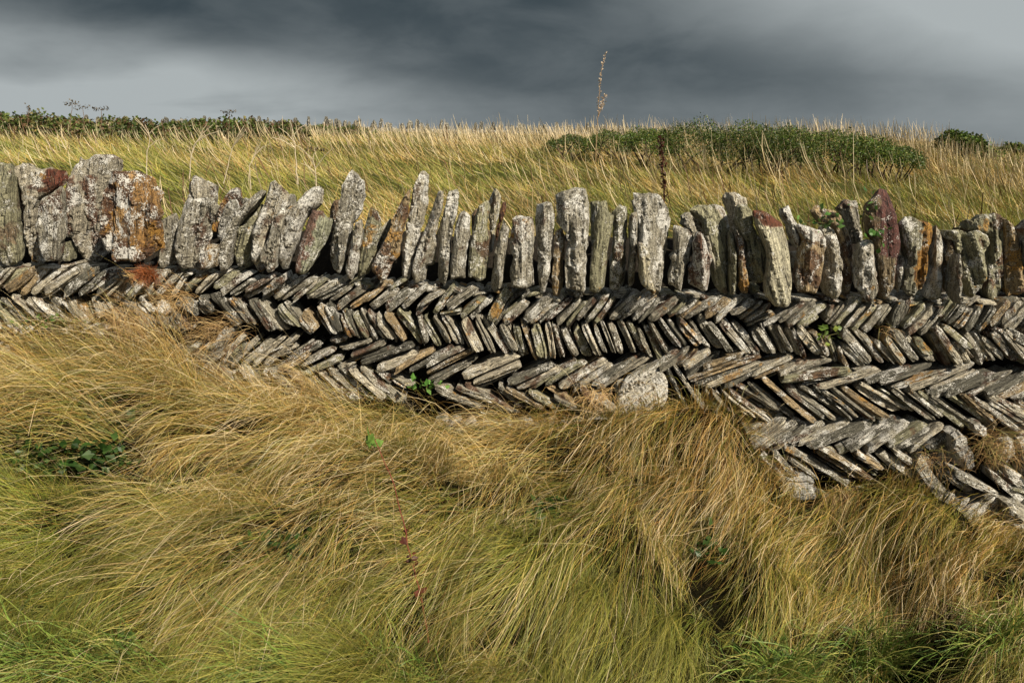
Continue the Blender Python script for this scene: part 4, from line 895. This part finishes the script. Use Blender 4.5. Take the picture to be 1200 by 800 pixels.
# far wall on the crest, with upright stones
fw_Y = 33.0; fw = tag(empty('far_wall', (0, fw_Y, 0)), 'distant low drystone wall with dark upright stones along the skyline', 'wall')
FT = np.array([(-60, 133), (0, 133), (200, 137), (350, 136), (450, 140), (560, 142), (650, 144), (760, 147), (900, 152)], float)
def small_rock(sd, h, wd, dp):
    rs = np.random.RandomState(sd); V = []; ring = 6
    for j, (f, s) in enumerate(((0, 1), (.5, 1.05), (.85, .8), (1, .45))):
        for k in range(ring):
            a = k / ring * 2 * math.pi; V.append((math.cos(a) * wd / 2 * s * rs.uniform(.8, 1.15) + (f * rs.uniform(-.1, .3) * wd), math.sin(a) * dp / 2 * s, h * f * rs.uniform(.92, 1.05)))
    V = np.array(V); ii = np.arange(ring * 4).reshape(4, ring)
    q = np.stack([ii[:-1], np.roll(ii[:-1], -1, 1), np.roll(ii[1:], -1, 1), ii[1:]], -1).reshape(-1, 4); cap = np.array([[ii[3, 0], ii[3, k], ii[3, k + 1]] for k in range(1, ring - 1)])
    return V, [q, cap]
protos = []
for i in range(8):
    V, fl = small_rock(900 + i, random.uniform(.24, .40), random.uniform(.11, .2), .3); b = Bag(); b.add(V, fl, attrs_for(len(V), V, tuple(np.array(DARK) * random.uniform(.55, 1.5)), (.25, .1, .1), i)); protos.append(b.mesh('coping_stone', M_STONE))
bx_ = -21.5; body = Bag(); lastx = []
while bx_ < 7.5:
    pxq = 600 + bx_ / fw_Y * F * .97; py = np.interp(pxq, FT[:, 0], FT[:, 1]); zt = unproj(pxq, py, fw_Y)[2]
    o = link('coping_stone', random.choice(protos), fw, (bx_, random.uniform(-.05, .05), zt - .36 + random.uniform(-.04, .03)), (0, random.uniform(-.2, .45), random.uniform(-.3, .3)))
    bx_ += random.uniform(.11, .24) if random.random() < .85 else random.uniform(.3, .6)
xs_ = np.arange(-22, 8.2, .25); pq = 600 + xs_ / fw_Y * F * .97; zt = unproj(pq, np.interp(pq, FT[:, 0], FT[:, 1]), fw_Y)[:, 2] - .33
zg = field_z(xs_, xs_ * 0 + fw_Y) - .3; V = []; 
for yy, zz in ((-.22, zg), (-.2, zt - .05), (-.1, zt), (.15, zt), (.22, zg)): V.append(np.stack([xs_, xs_ * 0 + yy, zz + RS.uniform(-.02, .02, len(xs_))], -1))
V = np.concatenate(V); ii = np.arange(len(V)).reshape(5, len(xs_)); q = np.stack([ii[:-1, :-1], ii[:-1, 1:], ii[1:, 1:], ii[1:, :-1]], -1).reshape(-1, 4)
body.add(V, [q], attrs_for(len(V), V, DARK, (.4, .1, .1), 5)); link('wall_body', body.mesh('wall_body', M_STONE), fw)

# stalks
def stalk(name, label, cat, pts_px, Y, r, col, parts=None, group=None, leanY=0.0, sd=0):
    """pts_px: list of photo points from foot to tip; parts: (part name, kind) clusters along it"""
    rs = np.random.RandomState(sd + 7); P = unproj([p[0] for p in pts_px], [p[1] for p in pts_px], Y) + np.array([[0, leanY * i / len(pts_px), 0] for i in range(len(pts_px))])
    t = np.linspace(0, 1, len(P)); tt = np.linspace(0, 1, max(8, len(P) * 3)); Q = np.stack([np.interp(tt, t, P[:, k]) for k in range(3)], -1)
    Q[1:-1] += rs.normal(size=(len(Q) - 2, 3)) * r * .5
    root = tag(empty(name, Q[0]), label, cat, group); V, q = tube(Q - Q[0], r, r * .45); b_ = Bag(); b_.add(V, [q], {'tint': rgba(col, len(V))})
    link('stem', b_.mesh('stem', M_WOOD, True), root); return root, Q - Q[0], rs
def flakes(root, name, Q, lo, hi, n, spread, size, col, rs, mat=None, up=.6):
    f = rs.uniform(lo, hi, n); i = f * (len(Q) - 1); a = np.floor(i).astype(int).clip(0, len(Q) - 2); C = Q[a] + (Q[a + 1] - Q[a]) * (i - a)[:, None] + rs.normal(size=(n, 3)) * spread
    cols = np.array(col) * rs.uniform(.6, 1.35, (n, 1)); V, q, c = leaf_cloud(C, None, n, size, cols, rs, False); b_ = Bag(); b_.add(V, [q], {'tint': c})
    o = link(name, b_.mesh(name, mat or M_LEAF), root); o['kind'] = 'stuff'; return o
r_, Q, rs = stalk('seed_stalk', 'tall solitary pale seed stalk standing up against the dark sky', 'plant', [(698, 190), (699, 160), (701, 135), (702, 110), (704, 85), (710, 62)], 7.0, .004, (.30, .2, .11), sd=1)
flakes(r_, 'seed_head', Q, .42, 1.0, 130, .0045, .013, (.50, .40, .30), rs)
s_ = unproj([701, 706, 709], [137, 122, 111], 7.0) - np.array(r_.location); b = Bag(); V, q = tube(s_, .004, .002); b.add(V, [q], {'tint': rgba((.3, .2, .12), len(V))}); sb = link('side_branch', b.mesh('side_branch', M_WOOD), r_)
flakes(sb, 'seed_cluster', np.array(s_), .2, 1, 60, .006, .018, (.5, .4, .3), rs)
r_, Q, rs = stalk('dock_stalk', 'dark brown dead dock stalk rising behind the blunt grey coping stone', 'plant', [(780, 262), (779, 235), (777, 205), (776, 180), (774, 160)], 3.6, .004, (.06, .025, .015), sd=2)
flakes(r_, 'seed_head', Q, .25, 1.0, 190, .006, .013, (.065, .022, .014), rs)
r_, Q, rs = stalk('dock_stalk', 'thin reddish dead stalk leaning in the foreground grass', 'plant', [(502, 752), (492, 700), (480, 665), (468, 620), (455, 575), (432, 531)], 2.02, .0030, (.16, .05, .03), sd=3, leanY=.12)
flakes(r_, 'withered_leaf', Q, .2, .55, 22, .006, .022, (.10, .03, .018), rs)
lp = unproj(434, 522, 2.14) - np.array(r_.location)
V, q, c = leaf_cloud(lp + rs.normal(size=(9, 3)) * .012, None, 9, .035, np.array((.10, .17, .03)) * rs.uniform(.8, 1.3, (9, 1)), rs); b = Bag(); b.add(V, [q], {'tint': c}); link('top_leaf', b.mesh('top_leaf', M_LEAF), r_)
UMB = [([(222, 212), (223, 190), (228, 168), (240, 158)], 'forked pale dead stalk behind the pair of tall pale stones, lowest fork bent right'),
       ([(262, 215), (268, 190), (272, 172), (285, 158)], 'pale dead stalk leaning right above the low stones'),
       ([(294, 222), (292, 196), (300, 180), (308, 172)], 'short pale dead stalk curving right behind the leaning slabs'),
       ([(349, 216), (347, 190), (345, 165), (340, 142)], 'straight pale dead stalk, tallest of the left group'),
       ([(372, 228), (370, 205), (367, 185), (370, 176)], 'dead umbel stalk with a dark flat head'),
       ([(172, 205), (172, 180), (176, 160), (170, 146)], 'slim pale dead stalk beside the big round coping stone')]
for i, (pp, lab) in enumerate(UMB):
    r_, Q, rs = stalk('dead_stalk', lab, 'plant', pp, 4.2 + .3 * (i % 3), .0035, (.50, .42, .30), group='dead stalks in the field', sd=10 + i)
    for k in range(4):
        a = Q[rs.randint(len(Q) // 3, len(Q) - 2)]; d = np.array([rs.choice([-1, 1]) * rs.uniform(.05, .13), rs.uniform(-.03, .03), rs.uniform(.05, .12)])
        V, q = tube([a, a + d * .5 + [0, 0, .01], a + d], .0022, .0012, 4); b = Bag(); b.add(V, [q], {'tint': rgba((.5, .42, .3), len(V))}); link('side_branch', b.mesh('side_branch', M_WOOD), r_)
    if i == 4: flakes(r_, 'seed_head', np.array([Q[-1] - [.06, 0, 0], Q[-1], Q[-1] + [.06, 0, 0]]), 0, 1, 60, .006, .012, (.10, .07, .04), rs)
for i, (px, pt, pb) in enumerate(((32, 124, 150), (82, 122, 150), (98, 126, 150), (118, 128, 152), (268, 132, 152))):
    r_, Q, rs = stalk('umbel_stalk', ['dark knobbly seed stalk on the skyline at the far left', 'thin umbel stalk with brownish flat head left of the pair above the brambles', 'umbel stalk with the widest flat head above the brambles',
                                      'bare thin umbel stalk right of the widest headed one', 'lone pale umbel stalk above the third bramble clump'][i], 'plant', [(px, pb), (px + 1, (pb + pt) / 2), (px + random.uniform(-3, 3), pt)], 15.0, .008, (.16, .11, .07), group='seed stalks on the skyline', sd=30 + i)
    flakes(r_, 'seed_head', np.array([Q[-1] - [.13, 0, 0], Q[-1], Q[-1] + [.13, 0, .02]]) if i else Q, 0 if i else .3, 1, 60, .022, .03, (.10, .075, .04), rs)

# tufts, ferns and leaves growing on the wall and in the verge
def tuft(name, label, px, py, Y_, n, L, col, sd, ang=(0, 360), arch=.06, wd=.0018, droop=.4, group=None, seg=5, spread=.02, cat='grass tuft', tip=1.15):
    rs = np.random.RandomState(sd); Y = Y_ or 0; root = unproj(px, py, Y_) if Y_ else verge_hit(px, py, verge_z) + np.array([0, 0, .0]); Y = root[1]; P = root + rs.normal(size=(n, 3)) * np.array([spread, spread * .6, spread * .6]); P[:, 1] = np.minimum(P[:, 1], Y + .01)
    a = np.radians(rs.uniform(*ang, n)); D = np.stack([np.cos(a), -np.abs(rs.normal(.35, .25, n)), -np.sin(a)], -1); D /= np.linalg.norm(D, axis=1)[:, None]
    N = np.tile([0, -.5, .8], (n, 1)); c = col[rs.choice(len(col), n)] * rs.uniform(.75, 1.25, (n, 1))
    V, q, cc = blades(P - root, D, N, L * rs.uniform(.4, 1.15, n), arch * rs.uniform(.3, 1.2, n), rs.uniform(.7, 1.3, n) * wd, c, c * tip, seg, droop, rs, rs.normal(0, .33, n))
    b_ = Bag(); b_.add(V, [q], {'tint': cc}); o = link(name, b_.mesh(name, M_GRASS, True), None, root)
    return tag(o, label, cat, group)
TANS = np.array([(.34, .22, .09), (.42, .30, .14), (.26, .15, .06)]); RUSTS = np.array([(.22, .07, .02), (.30, .10, .035), (.15, .045, .015)]); BRNS = np.array([(.27, .16, .06), (.36, .24, .10), (.20, .11, .04), (.20, .18, .05)])
tuft('fern_tuft', 'rusty brown dead tuft hanging below the largest coping stone', 172, 322, 2.66, 700, .036, RUSTS, 201, (0, 360), .008, .0015, .15, cat='fern', spread=.014)
tuft('grass_tuft', 'tan grass tuft growing out of the herringbone below the rusty tuft', 150, 374, 2.72, 330, .11, TANS, 202, (20, 250), .03, .0014, .45, spread=.045)
tuft('grass_tuft', 'dry curling tuft on the wall right of the tan one', 208, 350, 2.72, 160, .11, TANS * 1.15, 203, (60, 250), .03, .0015, .4, spread=.03)
tuft('grass_tuft', 'golden tuft spilling left off the wall beside the tilted white slates', 262, 388, 2.71, 190, .13, TANS, 204, (100, 220), .03, .0014, .4, spread=.05)
tuft('grass_tuft', 'large brown tuft growing from the wall foot between white stones', 1168, 520, 2.72, 420, .10, BRNS, 205, (-30, 230), .03, .0014, .3, spread=.055)
tuft('grass_tuft', 'brown tuft on the ledge left of the upright white stone', 1092, 538, 2.73, 130, .075, BRNS, 206, (-40, 220), .02, .0014, .3, spread=.045)
tuft('grass_tuft', 'small dry brown tuft caught under the top slates', 1042, 386, 2.76, 24, .065, BRNS, 207, (-10, 200), .02, .0014, .5, spread=.015)
tuft('grass_tuft', 'short brown tuft against the grey sunken boulder', 985, 580, 2.70, 420, .11, BRNS, 208, (50, 150), .03, .0017, .5, spread=.03)
tuft('grass_tuft', 'pale dry tuft beside the white boulder', 702, 462, 2.72, 160, .09, TANS * 1.2, 209, (60, 200), .02, .0016, .4, spread=.03)
tuft('grass_tuft', 'thin straw strands lying on the top slates under the largest stone', 150, 318, 2.74, 26, .16, TANS * 1.2, 210, (-10, 60), .01, .0016, .3, spread=.02)
RUSH = np.array([(.10, .17, .03), (.15, .22, .04), (.08, .14, .03), (.20, .23, .05), (.24, .22, .06)])
for i, (px, py, Y, n, L, ang, lab) in enumerate(((345, 800, 1.86, 260, .30, (150, 260), 'bright green arching rush clump at the bottom near the reddish stalk, its blades bending left'), (40, 790, 1.84, 300, .28, (140, 330), 'green rush clump in the lower left corner'),
    (470, 800, 1.86, 160, .22, (160, 300), 'yellow-green rush clump beside the foot of the reddish stalk'), (1010, 775, 2.0, 240, .24, (200, 340), 'green broad-bladed rush clump in the dark hollow'), (1160, 760, 2.0, 300, .26, (190, 330), 'green rush clump in the lower right corner'),
    (905, 800, 1.95, 200, .22, (200, 330), 'green rush clump at the bottom under the brown overhang'), (140, 790, 1.85, 160, .22, (170, 330), 'sparse green rush clump near the dark leafy gap'))):
    tuft('rush_clump', lab, px, py, None, int(n * 1.7), L, RUSH, 220 + i, ang, .10, .0034, .35, 'rush clumps in the verge', 6, .06, 'rushes')
def leafy(name, label, cat, px, py, Y_, n, size, spread, col, sd, group=None):
    rs = np.random.RandomState(sd); root = unproj(px, py, Y_) if Y_ else verge_hit(px, py, verge_z) + np.array([0, .0, .015]); C = rs.normal(size=(n, 3)) * np.array(spread); C[:, 1] = -np.abs(C[:, 1])
    e_ = tag(empty(name, root), label, cat, group)
    cols = col[rs.choice(len(col), n)] * rs.uniform(.7, 1.3, (n, 1)); V, q, c = leaf_cloud(C, None, n, size, cols, rs); b_ = Bag(); b_.add(V, [q], {'tint': c}); link('leaves', b_.mesh('leaves', M_LEAF), e_)
    b_ = Bag()
    for k in range(max(3, n // 7)):
        V, q = tube([(0, 0, -size), C[rs.randint(n)] * .5 + rs.normal(size=3) * .004, C[rs.randint(n)]], .0018, .001, 4); b_.add(V, [q], {'tint': rgba((.09, .08, .03), len(V))})
    link('stem', b_.mesh('stem', M_WOOD), e_)['kind'] = 'stuff'
IVY = np.array([(.04, .10, .018), (.06, .14, .025), (.09, .17, .04)])
leafy('ivy_sprig', 'ivy leaves beside the tall dark red coping stone', 'ivy', 1012, 250, 2.80, 18, .022, (.024, .02, .05), IVY, 301)
leafy('ivy_sprig', 'ivy leaves on the sloping lichened stone tops', 'ivy', 965, 260, 2.80, 26, .024, (.035, .02, .016), IVY, 302)
leafy('ivy_sprig', 'single ivy shoot under the tall dark red stone overhang', 'ivy', 1033, 280, 2.77, 12, .028, (.02, .01, .02), IVY, 303)
leafy('fern', 'small bright green fern at the grass line under the third row of slates', 'fern', 498, 450, 2.74, 26, .030, (.035, .01, .012), IVY * 1.8, 304)
leafy('fern', 'small yellow-green fern in a gap between the top two rows', 'fern', 966, 392, 2.75, 22, .022, (.022, .01, .014), np.array([(.16, .2, .03), (.10, .16, .03)]), 305)
leafy('moss_patch', 'green mossy plant in the second row near the left end', 'moss', 58, 376, 2.77, 70, .014, (.05, .01, .014), IVY, 306)
for i, (px, py, Y, n, lab) in enumerate(((50, 545, 2.38, 90, 'dark green leaves in the gap at the left edge of the verge'), (120, 540, 2.40, 110, 'dark green leafy weed in the hollow on the left bank'), (650, 605, 2.33, 60, 'dark leaves showing through the green grass in mid bank'),
                                         (1000, 760, 2.02, 90, 'broad dark leaves in the hollow under the right overhang'), (130, 765, 1.92, 60, 'dark leaves at the bottom between the rush clumps'), (820, 645, 2.3, 24, 'few dark leaves in the black hollow under the bulging tussock'),
                                         (330, 640, 2.12, 24, 'few dark leaves amid green straw left of the reddish stalk'), (115, 492, 2.5, 18, 'bright green leaves below the tan tuft'), (900, 775, 2.0, 40, 'bright weed leaves under the brown overhang'))):
    leafy('leafy_weed', lab, 'weed', px, py, None, n * 2, .030, (.055, .03, .03), IVY * .45, 320 + i, 'leafy weeds in the verge')
# distant wire on the right-hand skyline
wr = tag(empty('overhead_wire', (0, 60, 0)), 'thin dark wire strung low across the skyline beside the far tree', 'wire')
wp = unproj([1140, 1175, 1215, 1260], [168.2, 169.6, 168.6, 167], 60.) - np.array([0, 60, 0]); V, q = tube(wp, .012, .012, 4); b = Bag(); b.add(V, [q], {'tint': rgba((.03, .03, .03), len(V))}); link('strand', b.mesh('strand', M_WOOD), wr)
